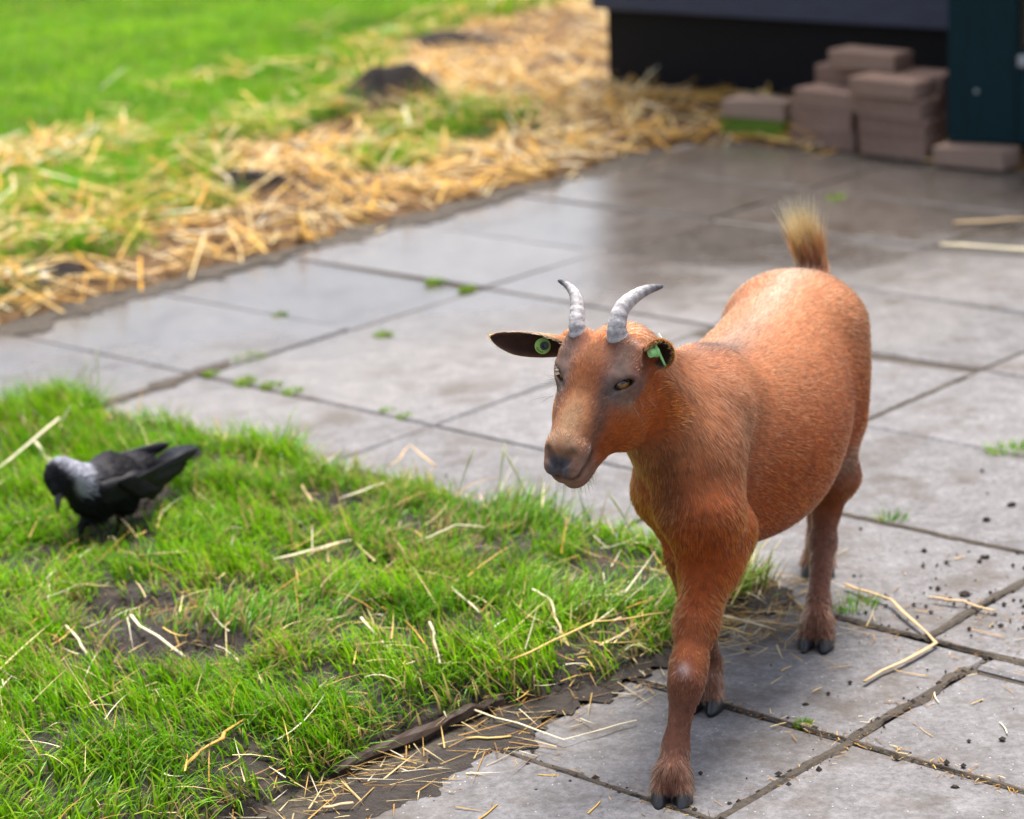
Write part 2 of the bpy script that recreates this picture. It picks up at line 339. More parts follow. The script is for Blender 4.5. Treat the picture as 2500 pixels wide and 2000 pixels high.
def near_grass(n):
    u = rng.uniform(-3.46, -1.80, n); v = rng.uniform(-2.60, -1.15, n); x, y = uvs(u, v)
    vis = (x > -0.26 * y - 0.12) & (y > 2.25)
    d = turf_edge(u, v); cl = fbm(x * 16, y * 16, 21); b = bare(x, y)
    keep = vis & (d > 0.0) & (rng.random(n) < np.clip(0.22 + 2.2 * (cl - 0.36), 0.06, 1)) & (rng.random(n) > b * 1.02 - 0.02) & (rng.random(n) < sstep(-0.02, 0.05, d) * 0.8 + 0.2)
    u, v, x, y, d, cl, b = [a[keep] for a in (u, v, x, y, d, cl, b)]; n = len(x)
    bz = np.clip(sum(np.exp(-(((x - p[0]) / (p[2] * 1.7)) ** 2 + ((y - p[1]) / (p[3] * 1.9)) ** 2)) for p in PATCH), 0, 1)
    dry = 0.11 + 0.45 * bz + 0.35 * (1 - sstep(0, 0.05, d))
    L = (0.030 + 0.045 * rng.random(n) ** 1.3) * (0.45 + 1.1 * cl) * (1 - 0.45 * bz) * (1 - .62 * np.exp(-((x + .63) / .10) ** 2 - ((y - 3.38) / .11) ** 2)); w = 0.0019 + 0.0021 * rng.random(n)
    az = rng.uniform(0, 2 * np.pi, n) * 0.55 + 2 * np.pi * fbm(x * 6, y * 6, 31); lean = 0.12 + 0.70 * rng.random(n) ** 1.3; curl = rng.uniform(0.1, 1.9, n)
    c = grass_cols(x, y, n, dry, 9); root = np.stack([x, y, turf_h(x, y) - 0.003], 1)
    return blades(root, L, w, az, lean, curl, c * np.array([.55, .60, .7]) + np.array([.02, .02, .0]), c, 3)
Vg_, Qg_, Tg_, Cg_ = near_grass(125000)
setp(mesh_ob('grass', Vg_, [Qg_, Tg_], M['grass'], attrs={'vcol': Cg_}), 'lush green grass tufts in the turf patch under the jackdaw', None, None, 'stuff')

# bank and lawn behind the paving ----------------------------------
BN = np.array([(-9.5, -6.3), (-8, -6.3), (-6.8, -6.2), (-6.0, -5.95), (-5.5, -5.45), (-5.0, -5.02), (-4.4, -4.98), (-4.1, -4.66), (-3.8, -4.72), (-3.4, -4.62), (-2.5, -4.6), (-1, -4.6)])
def lawn_in(u, v):
    """>0 inside the far lawn"""
    d = np.interp(v, BN[:, 0], BN[:, 1]) + 0.35 * (fbm(u * 4, v * 4, 41) - 0.5) - u
    t = 0.19 - np.hypot((u + 4.66) / 1.0, (v + 4.98) / 1.25) + 0.06 * (fbm(u * 10, v * 10, 4) - 0.5)
    for tu, tv, tr in ((-4.35, -3.35, .10), (-4.25, -3.0, .12), (-4.5, -3.75, .10), (-4.45, -4.5, .07), (-4.3, -2.75, .10)): t = np.maximum(t, tr - np.hypot(u - tu, (v - tv) / 1.3) + 0.10 * (fbm(u * 12, v * 12, 6) - 0.5))
    return np.maximum(d, t)
MOUND = [(-.30, 7.12, .15, .12, .15), (-.64, 6.06, .13, .10, .045), (-.15, 8.5, .16, .12, .05), (-1.0, 5.2, .10, .05, .02), (.02, 6.72, .10, .05, .02)]
def bank_h(x, y):
    u = x * E2[0] + y * E2[1]; v = -(x * E1[0] + y * E1[1])
    d = np.maximum(-4.05 - u, -5.26 - v); h = 0.004 + 0.030 * sstep(0.0, 0.25, d) + 0.025 * (fbm(x * 3, y * 3, 51) - 0.5) * sstep(0.02, .2, d) + 0.010 * (fbm(x * 14, y * 14, 52) - .5)
    for mx, my, rx, ry, mh in MOUND: h = h + mh * np.exp(-((x - mx) / rx) ** 2 - ((y - my) / ry) ** 2) * (0.6 + 0.8 * fbm(x * 16, y * 16, 53))
    return np.where(d < -0.01, -0.05, h)
us = np.arange(-10.5, -2.0, 0.04); vs = np.arange(-10.0, -1.0, 0.04); Ug, Vg = np.meshgrid(us, vs, indexing='ij'); X, Y = uvs(Ug, Vg); Z = bank_h(X, Y)
nu, nv = X.shape; idx = np.arange(nu * nv).reshape(nu, nv); Q = np.stack([idx[:-1, :-1], idx[:-1, 1:], idx[1:, 1:], idx[1:, :-1]], -1).reshape(-1, 4)[:, ::-1]
Zq = Z.reshape(-1)[Q].max(1); Q = Q[Zq > -0.04]
li = sstep(-0.05, 0.1, lawn_in(Ug, Vg)); mo = np.clip(sum(np.exp(-((X - m[0]) / m[2]) ** 2 - ((Y - m[1]) / m[3]) ** 2) for m in MOUND) * 1.6, 0, 1)
bc = np.array([.17, .095, .040]) * (1 - li[..., None]) + np.array([.06, .12, .015]) * li[..., None]; bc = bc * (1 - mo[..., None]) + np.array([.013, .009, .008]) * mo[..., None]
bm = attr_mat('bank_earth', 'vcol', 0.9, 0.2, 0.0, 0.7)
setp(mesh_ob('bank', np.stack([X, Y, Z], -1).reshape(-1, 3), [Q], bm, attrs={'vcol': bc.reshape(-1, 3)}, smooth=True), 'earth bank strewn with straw between paving and lawn', None, None, 'structure')
def far_grass(n):
    x = rng.uniform(-3.2, 1.0, n); y = 4.6 + 7.4 * rng.random(n) ** 1.15; u = x * E2[0] + y * E2[1]; v = -(x * E1[0] + y * E1[1])
    li = lawn_in(u, v); keep = (x > -0.235 * y - 0.25) & (x < 0.06 * y + 0.3) & (rng.random(n) < sstep(-0.10, 0.10, li)) & (u < -4.2)
    for m in MOUND: keep &= ((x - m[0]) / m[2]) ** 2 + ((y - m[1]) / m[3]) ** 2 > 1.3 + .6 * (rng.random(n) - .5)
    x, y, li = x[keep], y[keep], li[keep]; n = len(x)
    L = (0.025 + 0.035 * rng.random(n)) * (0.6 + 0.8 * fbm(x * 6, y * 6, 61)) * (0.70 + 1.1 * np.exp(-np.abs(li) / .35)); w = 0.0026 + 0.0028 * rng.random(n)
    c = grass_cols(x * 0.9, y * 0.9, n, 0.05 + 0.12 * np.exp(-np.abs(li) / .15), 63)
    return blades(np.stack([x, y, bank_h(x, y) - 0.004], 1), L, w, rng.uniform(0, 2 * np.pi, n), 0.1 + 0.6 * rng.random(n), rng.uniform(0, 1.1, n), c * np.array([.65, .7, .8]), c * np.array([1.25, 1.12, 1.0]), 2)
Vg_, Qg_, Tg_, Cg_ = far_grass(360000)
setp(mesh_ob('lawn_grass', Vg_, [Qg_, Tg_], M['grass'], attrs={'vcol': Cg_}), 'bright green lawn grass behind the straw bank', None, None, 'stuff')

# ---------------------------------------------------------------- straw
S_COL = [np.array(c) for c in ((.68, .43, .11), (.60, .32, .045), (.74, .57, .27), (.44, .22, .04), (.76, .68, .48), (.24, .12, .04))]
def strips(P, az, pitch, L, w, col):
    """flat folded straw pieces with one slight kink"""
    n = len(P); d = np.stack([np.cos(az) * np.cos(pitch), np.sin(az) * np.cos(pitch), np.sin(pitch)], 1); s = np.stack([-np.sin(az), np.cos(az), np.zeros(n)], 1)
    k = rng.normal(0, 0.12, n); up = np.array([0, 0, 1.0]); V = np.zeros((n, 9, 3))
    for i, t in enumerate((-0.5, 0.05, 0.5)):
        c = P + d * (L * t)[:, None] + s * (L * k * (0.25 - t * t))[:, None]
        ww = w * (1.0 if i < 2 else 0.75)
        V[:, 3 * i] = c - s * (ww / 2)[:, None]; V[:, 3 * i + 1] = c + up * (ww * 0.35)[:, None]; V[:, 3 * i + 2] = c + s * (ww / 2)[:, None]
    o = (np.arange(n) * 9)[:, None]; Qs = np.concatenate([o + np.array([[a, a + 1, a + 4, a + 3]]) for a in (0, 1, 3, 4)])
    return V.reshape(-1, 3), Qs, np.repeat(col, 9, 0)
def straw_cols(n, p):
    c = np.array(S_COL)[rng.choice(6, n, p=p)]; return c * (0.75 + 0.5 * rng.random(n))[:, None]
def bank_straw(n):
    u = rng.uniform(-6.6, -3.2, n); v = rng.uniform(-8.5, -1.9, n); x, y = uvs(u, v); li = lawn_in(u, v)
    onb = (u < -4.02 + .26 * (fbm(v * 5, v * 0, 77) - .35) * rng.random(n)) & (v > -5.75) | (u < -4.80) | ((v < -5.25) & (v > -5.78))
    band = np.where(u > -4.8, 1.0, sstep(-8.5, -6.0, v) * 0.5 + 0.5)
    dens = np.where(li < 0, 0.02 + 1.5 * np.clip(fbm(u * 3.5, v * 3.5, 71) - .22, 0, 1) * band, np.exp(-li / 0.12) * 0.5)
    dens = np.maximum(dens, (.25 + 1.1 * fbm(u * 6, v * 6, 78)) * np.exp(-((u + 4.13) / .15) ** 2) * (v > -5.3))
    dens = np.maximum(dens, 0.8 * np.exp(-((u + 5.35) / .28) ** 2 - ((v + 4.0) / .35) ** 2)); dens = np.maximum(dens, 0.35 * np.exp(-((u + 5.9) / .12) ** 2 - ((v + 5.2) / .3) ** 2))
    for m in MOUND: dens = dens * (1 - 0.97 * np.exp(-(((x - m[0]) / m[2]) ** 2 + ((y - m[1]) / m[3]) ** 2) ** 1.5 * .6))
    k = onb & (rng.random(n) < dens) & (x > -0.235 * y - 0.25); u, v, x, y, li = u[k], v[k], x[k], y[k], li[k]; n = len(x)
    L = 0.04 + 0.20 * rng.random(n) ** 2; w = 0.003 + 0.0055 * rng.random(n); z = bank_h(x, y) + 0.004 + 0.022 * rng.random(n) + 0.03 * (li > 0)
    return strips(np.stack([x, y, z], 1), rng.uniform(0, 2 * np.pi, n), rng.normal(0, 0.30, n), L, w, straw_cols(n, [.28, .24, .20, .14, .06, .08]))
Vs_, Qs_, Cs_ = bank_straw(30000)
setp(mesh_ob('straw_litter', Vs_, [Qs_], M['straw'], attrs={'vcol': Cs_}), 'golden straw litter heaped along the earth bank', None, None, 'stuff')
def joint_litter(n):
    """chaff and crumbs caught in the joints and scattered near the turf rim"""
    j = rng.integers(0, 6, n); a = rng.random(n); t = rng.normal(0, 0.012, n)
    u = np.select([j == 0, j == 1, j == 2, j == 3, j == 4], [-1.471 + t * 1.2, -1.80 + 0.66 * a, -1.80 + 0.66 * a, -1.85 + 1.0 * a, -1.84 + np.abs(t) * 4], -1.9 + 0.9 * a)
    v = np.select([j == 0, j == 1, j == 2, j == 3, j == 4], [-2.45 + 1.1 * a, -2.185 + t * .8, -1.923 + t, -2.48 + t * 2.0, -2.5 + 1.2 * a], -2.62 + rng.normal(0, 0.05, n))
    x, y = uvs(u, v); ok = (turf_edge(u, v) < 0.03); u, v, x, y = u[ok], v[ok], x[ok], y[ok]; n = len(x)
    L = 0.004 + 0.018 * rng.random(n) ** 3; w = 0.0006 + 0.0009 * rng.random(n)
    return strips(np.stack([x, y, np.full(n, 0.0025)], 1), rng.uniform(0, 2 * np.pi, n), rng.normal(0, 0.05, n), L, w, straw_cols(n, [.12, .16, .06, .26, .02, .38]) * .8)
Vs_, Qs_, Cs_ = joint_litter(1300)
setp(mesh_ob('chaff', Vs_, [Qs_], M['straw'], attrs={'vcol': Cs_}), 'fine straw chaff caught in the paving joints', None, None, 'stuff')
def hay(n):
    """thin dry blades lying in and at the rim of the turf, and the little heap by the hind hoof"""
    k = n // 3; u = np.concatenate([-1.86 + rng.normal(0, 0.05, k), rng.uniform(-3.3, -1.9, n - 2 * k + k // 2), rng.normal(-1.80, .065, k - k // 2)]); v = np.concatenate([rng.uniform(-2.6, -1.25, k), rng.uniform(-2.6, -1.2, n - 2 * k + k // 2), rng.normal(-2.42, .06, k - k // 2)]); m = len(u)
    x, y = uvs(u, v); d = turf_edge(u, v); ok = (x > -0.26 * y - 0.1); x, y, d = x[ok], y[ok], d[ok]; m = len(x)
    L = 0.025 + 0.075 * rng.random(m) ** 1.8; w = 0.0012 + 0.0016 * rng.random(m); z = np.where(d > 0.0, turf_h(x, y) + 0.006 + 0.020 * rng.random(m) * sstep(0, .06, d), 0.004)
    lean = np.where(d > .01, rng.uniform(.7, 1.7, m), rng.uniform(1.42, 1.62, m)); curl = np.where(d > .01, rng.normal(.2, .5, m), rng.normal(.0, .06, m)); c = straw_cols(m, [.22, .12, .30, .10, .18, .08]) * np.where(d > .01, 1.0, .62)[:, None]
    return blades(np.stack([x, y, z], 1), L, w, rng.uniform(0, 6.28, m), lean, curl, c, c, 4)
Vs_, Qs_, Ts_, Cs_ = hay(1900)
setp(mesh_ob('hay_wisps', Vs_, [Qs_, Ts_], M['straw'], attrs={'vcol': Cs_}), 'thin hay wisps tangled in the near grass', None, None, 'stuff')
def crumbs(n):
    k = rng.choice(len(PATCH) + 5, n); x = np.zeros(n); y = np.zeros(n)
    for i in range(n):
        if k[i] < len(PATCH): p = PATCH[k[i]]; x[i] = rng.normal(p[0], p[2] * .45); y[i] = rng.normal(p[1], p[3] * .5)
        elif k[i] == len(PATCH): x[i], y[i] = uvs(-1.84 + rng.normal(0, .02), rng.uniform(-2.5, -1.4))
        elif k[i] == len(PATCH) + 1: x[i], y[i] = uvs(rng.uniform(-1.9, -.8), rng.uniform(-3.6, -1.2))
        elif k[i] == len(PATCH) + 2: x[i], y[i] = uvs(-1.471 + rng.normal(0, .010), rng.uniform(-2.5, -1.3))
        elif k[i] == len(PATCH) + 3: x[i], y[i] = uvs(rng.uniform(-1.8, -1.1), (-2.185, -1.923, -2.507)[i % 3] + rng.normal(0, .006))
        else: x[i], y[i] = uvs(rng.normal(-1.55, .12), rng.normal(-2.68, .10))
    r = 0.0012 + 0.004 * rng.random(n) ** 3; oc = np.array([(1, 0, 0), (-1, 0, 0), (0, 1, 0), (0, -1, 0), (0, 0, .8), (0, 0, -.8)], float)
    u = x * E2[0] + y * E2[1]; v = -(x * E1[0] + y * E1[1]); z = np.where(turf_edge(u, v) > 0.004, turf_h(x, y), 0.001) + r * .4
    V = np.stack([x, y, z], 1)[:, None] + oc[None] * (r[:, None] * (0.7 + .6 * rng.random((n, 6))))[..., None]
    f = np.array([(0, 2, 4), (2, 1, 4), (1, 3, 4), (3, 0, 4), (2, 0, 5), (1, 2, 5), (3, 1, 5), (0, 3, 5)]); T = (np.arange(n)[:, None, None] * 6 + f).reshape(-1, 3)
    return V.reshape(-1, 3), T
Vc_, Tc_ = crumbs(2900)
setp(mesh_ob('soil_crumbs', Vc_, [Tc_], M['crumb']), 'dark soil crumbs scattered over bare patches and paving', None, None, 'stuff')
def stalk_mesh(name, pts, r, col, n=6):
    P = np.array(pts, float); V, Q, T = tube(P, r, n, 0.5); c = np.array(col) * (0.85 + 0.3 * rng.random((len(V), 1)))
    return raw_mesh(name, V, [Q, T], M['straw'], {'vcol': c}, True)
def stalk_at(pts, rad, col, label, group=None, name='straw_stalk'):
    P = np.array(pts, float); P[1:-1] += rng.normal(0, .0016, P[1:-1].shape) * np.array([1, 1, .4]); c = P.mean(0); c[2] = P[:, 2].min(); m = len(P); r = np.interp(np.linspace(0, 1, m), [0, 1], rad) * .72 * (1 + .18 * rng.normal(0, 1, m))
    o = bpy.data.objects.new(name, stalk_mesh(name, P - c, r, col)); o.location = c; link(o); return setp(o, label, 'straw', group)
def lerp_pts(keys, n=4):
    out = []
    for a, b in zip(keys[:-1], keys[1:]):
        for t in np.linspace(0, 1, n, endpoint=False): out.append(np.array(a) * (1 - t) + np.array(b) * t)
    return out + [np.array(keys[-1], float)]
PALE, GOLD, TAN = (.70, .62, .42), (.62, .42, .13), (.60, .42, .22)
stalk_at(lerp_pts([(.445, 3.103, .008), (.497, 3.026, .011), (.531, 2.883, .006), (.419, 2.769, .006)]), (.0045, .0040), TAN, 'long bent straw stalk lying on the paving behind the hind hoof')
stalk_at(lerp_pts([(.946, 5.128, .012), (1.111, 5.044, .010), (1.24, 4.98, .008)]), (.0105, .0095), PALE, 'broad whitish straw stalk on the wet slabs')
stalk_at(lerp_pts([(1.018, 5.346, .010), (1.178, 5.353, .010), (1.33, 5.35, .008)]), (.0085, .007), TAN, 'tan straw stalk on the wet slabs behind the whitish one')
near_keys = [([(-.838, 3.670, .045), (-.746, 3.828, .090)], PALE, .0056), ([(-.783, 3.799, .060), (-.749, 3.747, .030)], PALE, .0040), ([(-.790, 3.430, .040), (-.719, 3.464, .040)], PALE, .0045), ([(-.582, 3.587, .030), (-.551, 3.592, .050)], PALE, .0042), ([(-.52, 3.02, .045), (-.435, 2.895, .032)], PALE, .0036),
    ([(-.510, 2.503, .030), (-.473, 2.628, .050)], TAN, .0036), ([(-.394, 2.532, .040), (-.366, 2.561, .055), (-.335, 2.654, .045)], (.55, .28, .06), .0048), ([(-.348, 3.226, .040), (-.239, 3.279, .045)], PALE, .0042), ([(-.30, 3.22, .045), (-.25, 3.26, .05)], TAN, .003), ([(-.017, 2.786, .050), (.090, 2.850, .070), (.183, 2.897, .060)], GOLD, .0026),
    ([(-.093, 3.056, .050), (-.055, 2.980, .040)], PALE, .0028), ([(-.210, 2.957, .050), (-.165, 2.865, .035)], PALE, .0026), ([(.015, 2.979, .070), (.042, 2.958, .060), (.048, 2.890, .040)], PALE, .0028), ([(-.142, 3.245, .050), (-.087, 3.251, .070), (-.047, 3.264, .060)], PALE, .0030), ([(-.233, 2.478, .010), (-.199, 2.482, .012)], TAN, .0046),
    ([(-.063, 2.730, .010), (.044, 2.633, .008), (.132, 2.685, .006)], PALE, .0022), ([(-.074, 2.656, .006), (-.020, 2.656, .006)], GOLD, .0036), ([(.270, 2.990, .012), (.361, 2.959, .008)], TAN, .0026), ([(.235, 3.02, .014), (.33, 2.945, .010)], PALE, .0028), ([(.25, 2.97, .012), (.30, 2.935, .008)], GOLD, .0024), ([(.553, 3.038, .008), (.590, 3.015, .008), (.625, 2.984, .006)], TAN, .0036),
    ([(-.20, 3.66, .03), (-.165, 3.70, .052), (-.125, 3.65, .03)], TAN, .0036), ([(-.27, 3.50, .035), (-.20, 3.52, .05)], PALE, .003), ([(-.33, 3.56, .04), (-.31, 3.48, .04)], TAN, .003), ([(-.55, 3.27, .04), (-.47, 3.25, .05)], TAN, .0030), ([(-.56, 2.90, .04), (-.60, 2.98, .05)], PALE, .0026), ([(-.12, 2.93, .05), (-.105, 2.80, .045)], PALE, .0026)]
OWN = {0: 'broad whitish straw slanting up out of the grass behind the jackdaw', 1: 'short pale straw crossing under the broad whitish one', 4: 'pale straw lying across the bare soil hollow in the grass', 5: 'tan straw slanting in the grass far from the edging', 6: 'thick curved orange brown straw in the grass', 7: 'pair of pale straws in the grass, the thicker one', 9: 'long golden straw reaching from the grass to the goat front legs', 12: 'kinked whitish straw standing in the grass beside the golden one', 13: 'arched pale straw standing above the grass', 14: 'thick tan straw stub lying on soil at the end of the edging', 15: 'long bent pale straw lying from the turf rim over the slab', 16: 'short golden straw lying on the soil under the edging', 20: 'tan straw on the slabs beside the long bent stalk', 21: 'tan straw folded to a peak over the turf rim'}
for i, (keys, col, r) in enumerate(near_keys): stalk_at(lerp_pts(keys, 4), (r, r * .8), col, OWN.get(i, 'dry straw stalk lying in the near turf'), None if i in OWN else 'loose straw stalks of the near turf')
protos = []
for k in range(8):
    L = 0.06 + 0.02 * k; P = np.stack([np.linspace(-L / 2, L / 2, 6), 0.06 * L * np.sin(np.linspace(0, 3, 6) + k), 0.004 + 0 * np.linspace(0, 1, 6)], 1)
    protos.append(stalk_mesh('straw_stalk', P, np.linspace(.0036, .0024, 6) * (1 + .12 * (k % 3)), S_COL[(0, 2, 0, 4, 1, 2, 0, 1)[k]], 5))
cnt = 0
while cnt < 190:
    u, v = rng.uniform(-5.3, -4.06), rng.uniform(-5.7, -2.4); x, y = uvs(u, v)
    if x < -0.225 * y or rng.random() > (0.9 if lawn_in(np.array([u]), np.array([v]))[0] < 0.1 else 0.12): continue
    o = bpy.data.objects.new('straw_stalk', protos[rng.integers(8)]); o.location = (x, y, float(bank_h(np.array([x]), np.array([y]))[0]) + rng.uniform(.008, .03)); o.rotation_euler = (0, rng.normal(0, .28), rng.uniform(0, 6.28)); s = rng.uniform(.8, 1.5); o.scale = (s, s, s)
    link(o); setp(o, 'golden straw stalk lying on top of the bank litter', 'straw', 'straw stalks on the bank'); cnt += 1
for x, y in ((.395, 2.83), (.36, 2.76), (.50, 2.72), (.545, 2.70), (.47, 2.62), (.42, 2.57), (.33, 2.83), (.30, 2.66), (.56, 2.62), (.60, 2.92), (.56, 3.05), (.48, 2.80), (.02, 2.55), (.07, 2.46), (-.05, 2.46), (-.08, 2.60), (.62, 3.20)):
    o = bpy.data.objects.new('straw_bit', protos[rng.integers(8)]); s = rng.uniform(.16, .38); o.scale = (s, s, s); o.location = (x, y, 0.0015); o.rotation_euler = (0, 0, rng.uniform(0, 6.28)); link(o)
    setp(o, 'short broken straw bit lying on the near paving slabs', 'straw', 'straw bits on the slabs')

# dirt trodden along the near joints: low uneven strips
def dirt_strip(a, b, w, seed):
    n_ = int(np.linalg.norm(np.subtract(b, a)) / .006) + 2; t = np.linspace(0, 1, n_); u = a[0] + (b[0] - a[0]) * t; v = a[1] + (b[1] - a[1]) * t; d = np.array([b[0] - a[0], b[1] - a[1]], float); d /= np.linalg.norm(d); nx = np.array([-d[1], d[0]])
    wl = w * (.05 + 1.5 * np.clip(fbm(t * n_ * .10, t * 0 + seed, seed, 4) - .34, 0, 1) + .45 * fbm(t * n_ * .35, t * 0, seed + 2, 2)); wr = w * (.05 + 1.5 * np.clip(fbm(t * n_ * .10, t * 0 + seed + 9, seed + 5, 4) - .34, 0, 1) + .45 * fbm(t * n_ * .35, t * 0 + 5, seed + 4, 2)); V = []
    for s_, z_ in ((-wl, .0006), (-wl * .45, .0032), (wr * .45, .0034), (wr, .0006)):
        x, y = uvs(u + nx[0] * s_, v + nx[1] * s_); V.append(np.stack([x, y, z_ + .0008 * rng.random(n_)], 1))
    V = np.concatenate(V); Q = [[r * n_ + i, (r + 1) * n_ + i, (r + 1) * n_ + i + 1, r * n_ + i + 1] for r in range(3) for i in range(n_ - 1)]
    return V, np.array(Q)[:, ::-1], np.zeros((0, 3), int)
ds = merge([dirt_strip((-1.471, -2.45), (-1.471, -1.25), .014, 3), dirt_strip((-1.80, -2.185), (-1.10, -2.185), .007, 5), dirt_strip((-1.80, -1.923), (-1.10, -1.923), .009, 7), dirt_strip((-1.86, -2.507), (-.9, -2.507), .010, 9), dirt_strip((-1.57, -2.9), (-1.57, -2.50), .012, 13), dirt_strip((-2.1, -2.858), (-.9, -2.858), .010, 15), dirt_strip((-2.17, -3.6), (-2.17, -2.6), .007, 17), dirt_strip((-3.40, -2.95), (-3.36, -2.40), .035, 19), dirt_strip((-4.00, -5.1), (-4.00, -2.3), .085, 21), dirt_strip((-3.9, -5.24), (-2.6, -5.24), .09, 23)])
rim = dirt_strip((-1.825, -2.55), (-1.815, -1.35), .060, 11); setp(mesh_ob('rim_dirt', rim[0] + np.array([0, 0, .0007]), [rim[1]], M['soil']), 'dark soil spilling from the turf rim onto the slabs', None, None, 'stuff')
setp(mesh_ob('joint_dirt', ds[0], [ds[1]], M['joint']), 'dark dirt trodden along the paving joints', None, None, 'stuff')
# tufts in the joints
def tuft(x, y, n, L, spread, name, label, group, moss=False):
    a = rng.uniform(0, 6.28, n); r = spread * np.sqrt(rng.random(n)); root = np.stack([x + r * np.cos(a), y + r * np.sin(a) * .8, np.full(n, -0.004)], 1)
    c = grass_cols(root[:, 0], root[:, 1], n, 0.08, 5)
    if moss: c = c * np.array([1.0, .85, .8]); L *= 1.3
    V, Q, T, C = blades(root, L * (0.5 + rng.random(n)), 0.0016 + .001 * rng.random(n), a, .2 + .7 * rng.random(n), rng.uniform(0, 1, n), c * .7, c, 2)
    setp(mesh_ob(name, V, [Q, T], M['grass'], attrs={'vcol': C}, origin=(x, y, -0.004)), label, 'tuft', group)
for x, y, s in ((-.153, 5.049, 1), (-.083, 4.965, .9), (-.465, 4.819, .7), (-.247, 4.614, .9), (-.492, 4.313, 1.1), (-.441, 4.279, 1.0), (-.398, 4.233, .9), (-.220, 4.081, .6), (-.190, 4.041, .6), (-.562, 4.385, .7), (.804, 5.725, 1.0), (.329, 2.661, .5)):
    tuft(x, y, 200, .007 * s + .004, .018 * s, 'moss_tuft', 'small cushion of green moss growing in a paving joint', 'moss cushions in the joints', True)
tuft(-.50, 4.49, 120, .012, .035, 'moss_tuft', 'long dark green moss streak in a joint of the wet slabs', None, True)
tuft(.787, 3.689, 120, .022, .032, 'grass_tuft', 'green grass tuft in a joint of the dry slabs behind the goat', None)
tuft(.550, 3.385, 90, .018, .025, 'grass_tuft', 'low grass tuft in a slab joint beside the hind legs', None)
tuft(.445, 3.035, 120, .022, .030, 'grass_tuft', 'grass tuft at the bent straw behind the hind hoof', None)
def seed_stem(x, y, L, az, lean, k):
    P = [np.array([x, y, float(turf_h(np.array([x]), np.array([y]))[0]) - .004])]; a = lean
    for i in range(6): P.append(P[-1] + L / 6 * np.array([math.sin(a) * math.cos(az), math.sin(a) * math.sin(az), math.cos(a)])); a += .07
    V, Q, T = tube(P, [.0010, .0009, .0008, .0008, .0013, .0016, .0004], 5); o = P[0]; C = np.tile(np.array([.22, .36, .10]) * (1 if k else 1.5), (len(V), 1)); C[len(V) // 2:] = (.42, .45, .20)
    setp(mesh_ob('tall_grass', V, [Q, T], M['grass'], attrs={'vcol': C}, origin=o, smooth=True), 'tall thin grass stem standing up at the turf rim beside the goat', 'grass stem', 'tall stems at the turf rim')
for k, (x, y, L, az, ln) in enumerate(((-.03, 3.40, .12, 1.2, .25), (.03, 3.36, .13, 2.4, .35), (.06, 3.34, .14, .6, .15), (.10, 3.31, .15, 1.9, .30), (.14, 3.28, .13, .3, .35), (.17, 3.23, .10, 2.8, .3), (-.09, 3.47, .10, .5, .2), (-.77, 4.10, .10, .9, .3), (-.73, 4.12, .12, 1.6, .15))): seed_stem(x, y, L, az, ln, k % 2)

# wooden edging, pebbles, droppings
P = np.array([UV(-1.905, -1.76, .004), UV(-1.897, -1.84, .007), UV(-1.887, -1.92, .007), UV(-1.888, -1.98, .006), UV(-1.880, -2.03, .003)])
Vt, Qt, Tt = tube(np.array(lerp_pts(P, 3)), .0085 * (1 + .22 * np.sin(np.arange(13) * 1.7) + .12 * rng.normal(0, 1, 13)), 8, 1.05); setp(mesh_ob('edging_board', Vt + rng.normal(0, .0011, Vt.shape), [Qt, Tt], M['wood'], origin=P[0]), 'weathered dark wooden edging strip between turf and slabs', 'edging')
for x, y, r in ((-1.0, 5.13, .013), (-.03, 2.40, .004)):
    Vp, Qp, Tp = sphere((x, y, max(.0, float(bank_h(np.array([x]), np.array([y]))[0])) + r * .5), r, 8, 6); Vp = Vp + rng.normal(0, r * .1, Vp.shape); setp(mesh_ob('pebble', Vp, [Qp, Tp], M['pebble'], origin=(x, y, 0)), 'white pebble lying in the dark soil of the bank' if r > .01 else 'tiny white pebble on the near slab', 'pebble')
for x, y, r in ((-.118, 2.585, .007), (-.17, 2.545, .006), (-.10, 2.60, .005), (.60, 3.06, .008), (.655, 3.20, .007), (.74, 3.42, .007), (.69, 3.36, .006), (.34, 2.72, .004), (.475, 2.47, .005)):
    r *= .75; Vp, Qp, Tp = sphere((x, y, r * .35), r, 8, 6); Vp[:, 0] = x + (Vp[:, 0] - x) * 1.4; Vp[:, 2] = r * .35 + (Vp[:, 2] - r * .35) * .55; setp(mesh_ob('dirt_clod', Vp + rng.normal(0, r * .16, Vp.shape), [Qp, Tp], M['crumb'], origin=(x, y, 0)), 'small flat clod of dark dirt lying on the slabs', 'dirt clod', 'dirt clods on the paving')

# ---------------------------------------------------------------- loose bricks
BV = [raw_mesh('brick', box(.196, .095, .050, .004, .0024, 40 + k)[0], [box(.205, .098, .052, .003)[1]], M['brick']) for k in range(4)]
BM = raw_mesh('brick', box(.205, .098, .052, .004, .002, 60)[0], [box(.205, .098, .052, .003)[1]], M['moss'])
def brick(u, v, z, label, rot=0.0, me=None, group=None):
    o = bpy.data.objects.new('brick', me or BV[rng.integers(4)]); c = UV(u + rng.normal(0, .005), v + rng.normal(0, .008), z); o.location = c; o.rotation_euler = (0, 0, PAV_ROT + rot + rng.normal(0, .045)); link(o); return setp(o, label, 'brick', group)
Z0 = .012; T_ = .0505
brick(-3.875, -5.36, Z0, 'green mossy brick at the foot of the lowest brick column', 0, BM); brick(-3.872, -5.365, Z0 + T_, 'reddish brick lying on top of the mossy brick', .03)
ORD = ('bottom', 'second', 'third', 'fourth')
for k in range(3): brick(-3.62, -5.315, Z0 + k * T_, ORD[k] + ' brick from the ground in the middle column of the pile')
for k in range(4): brick(-3.395, -5.29, Z0 + k * T_, ORD[k] + ' brick from the ground in the tallest front column')
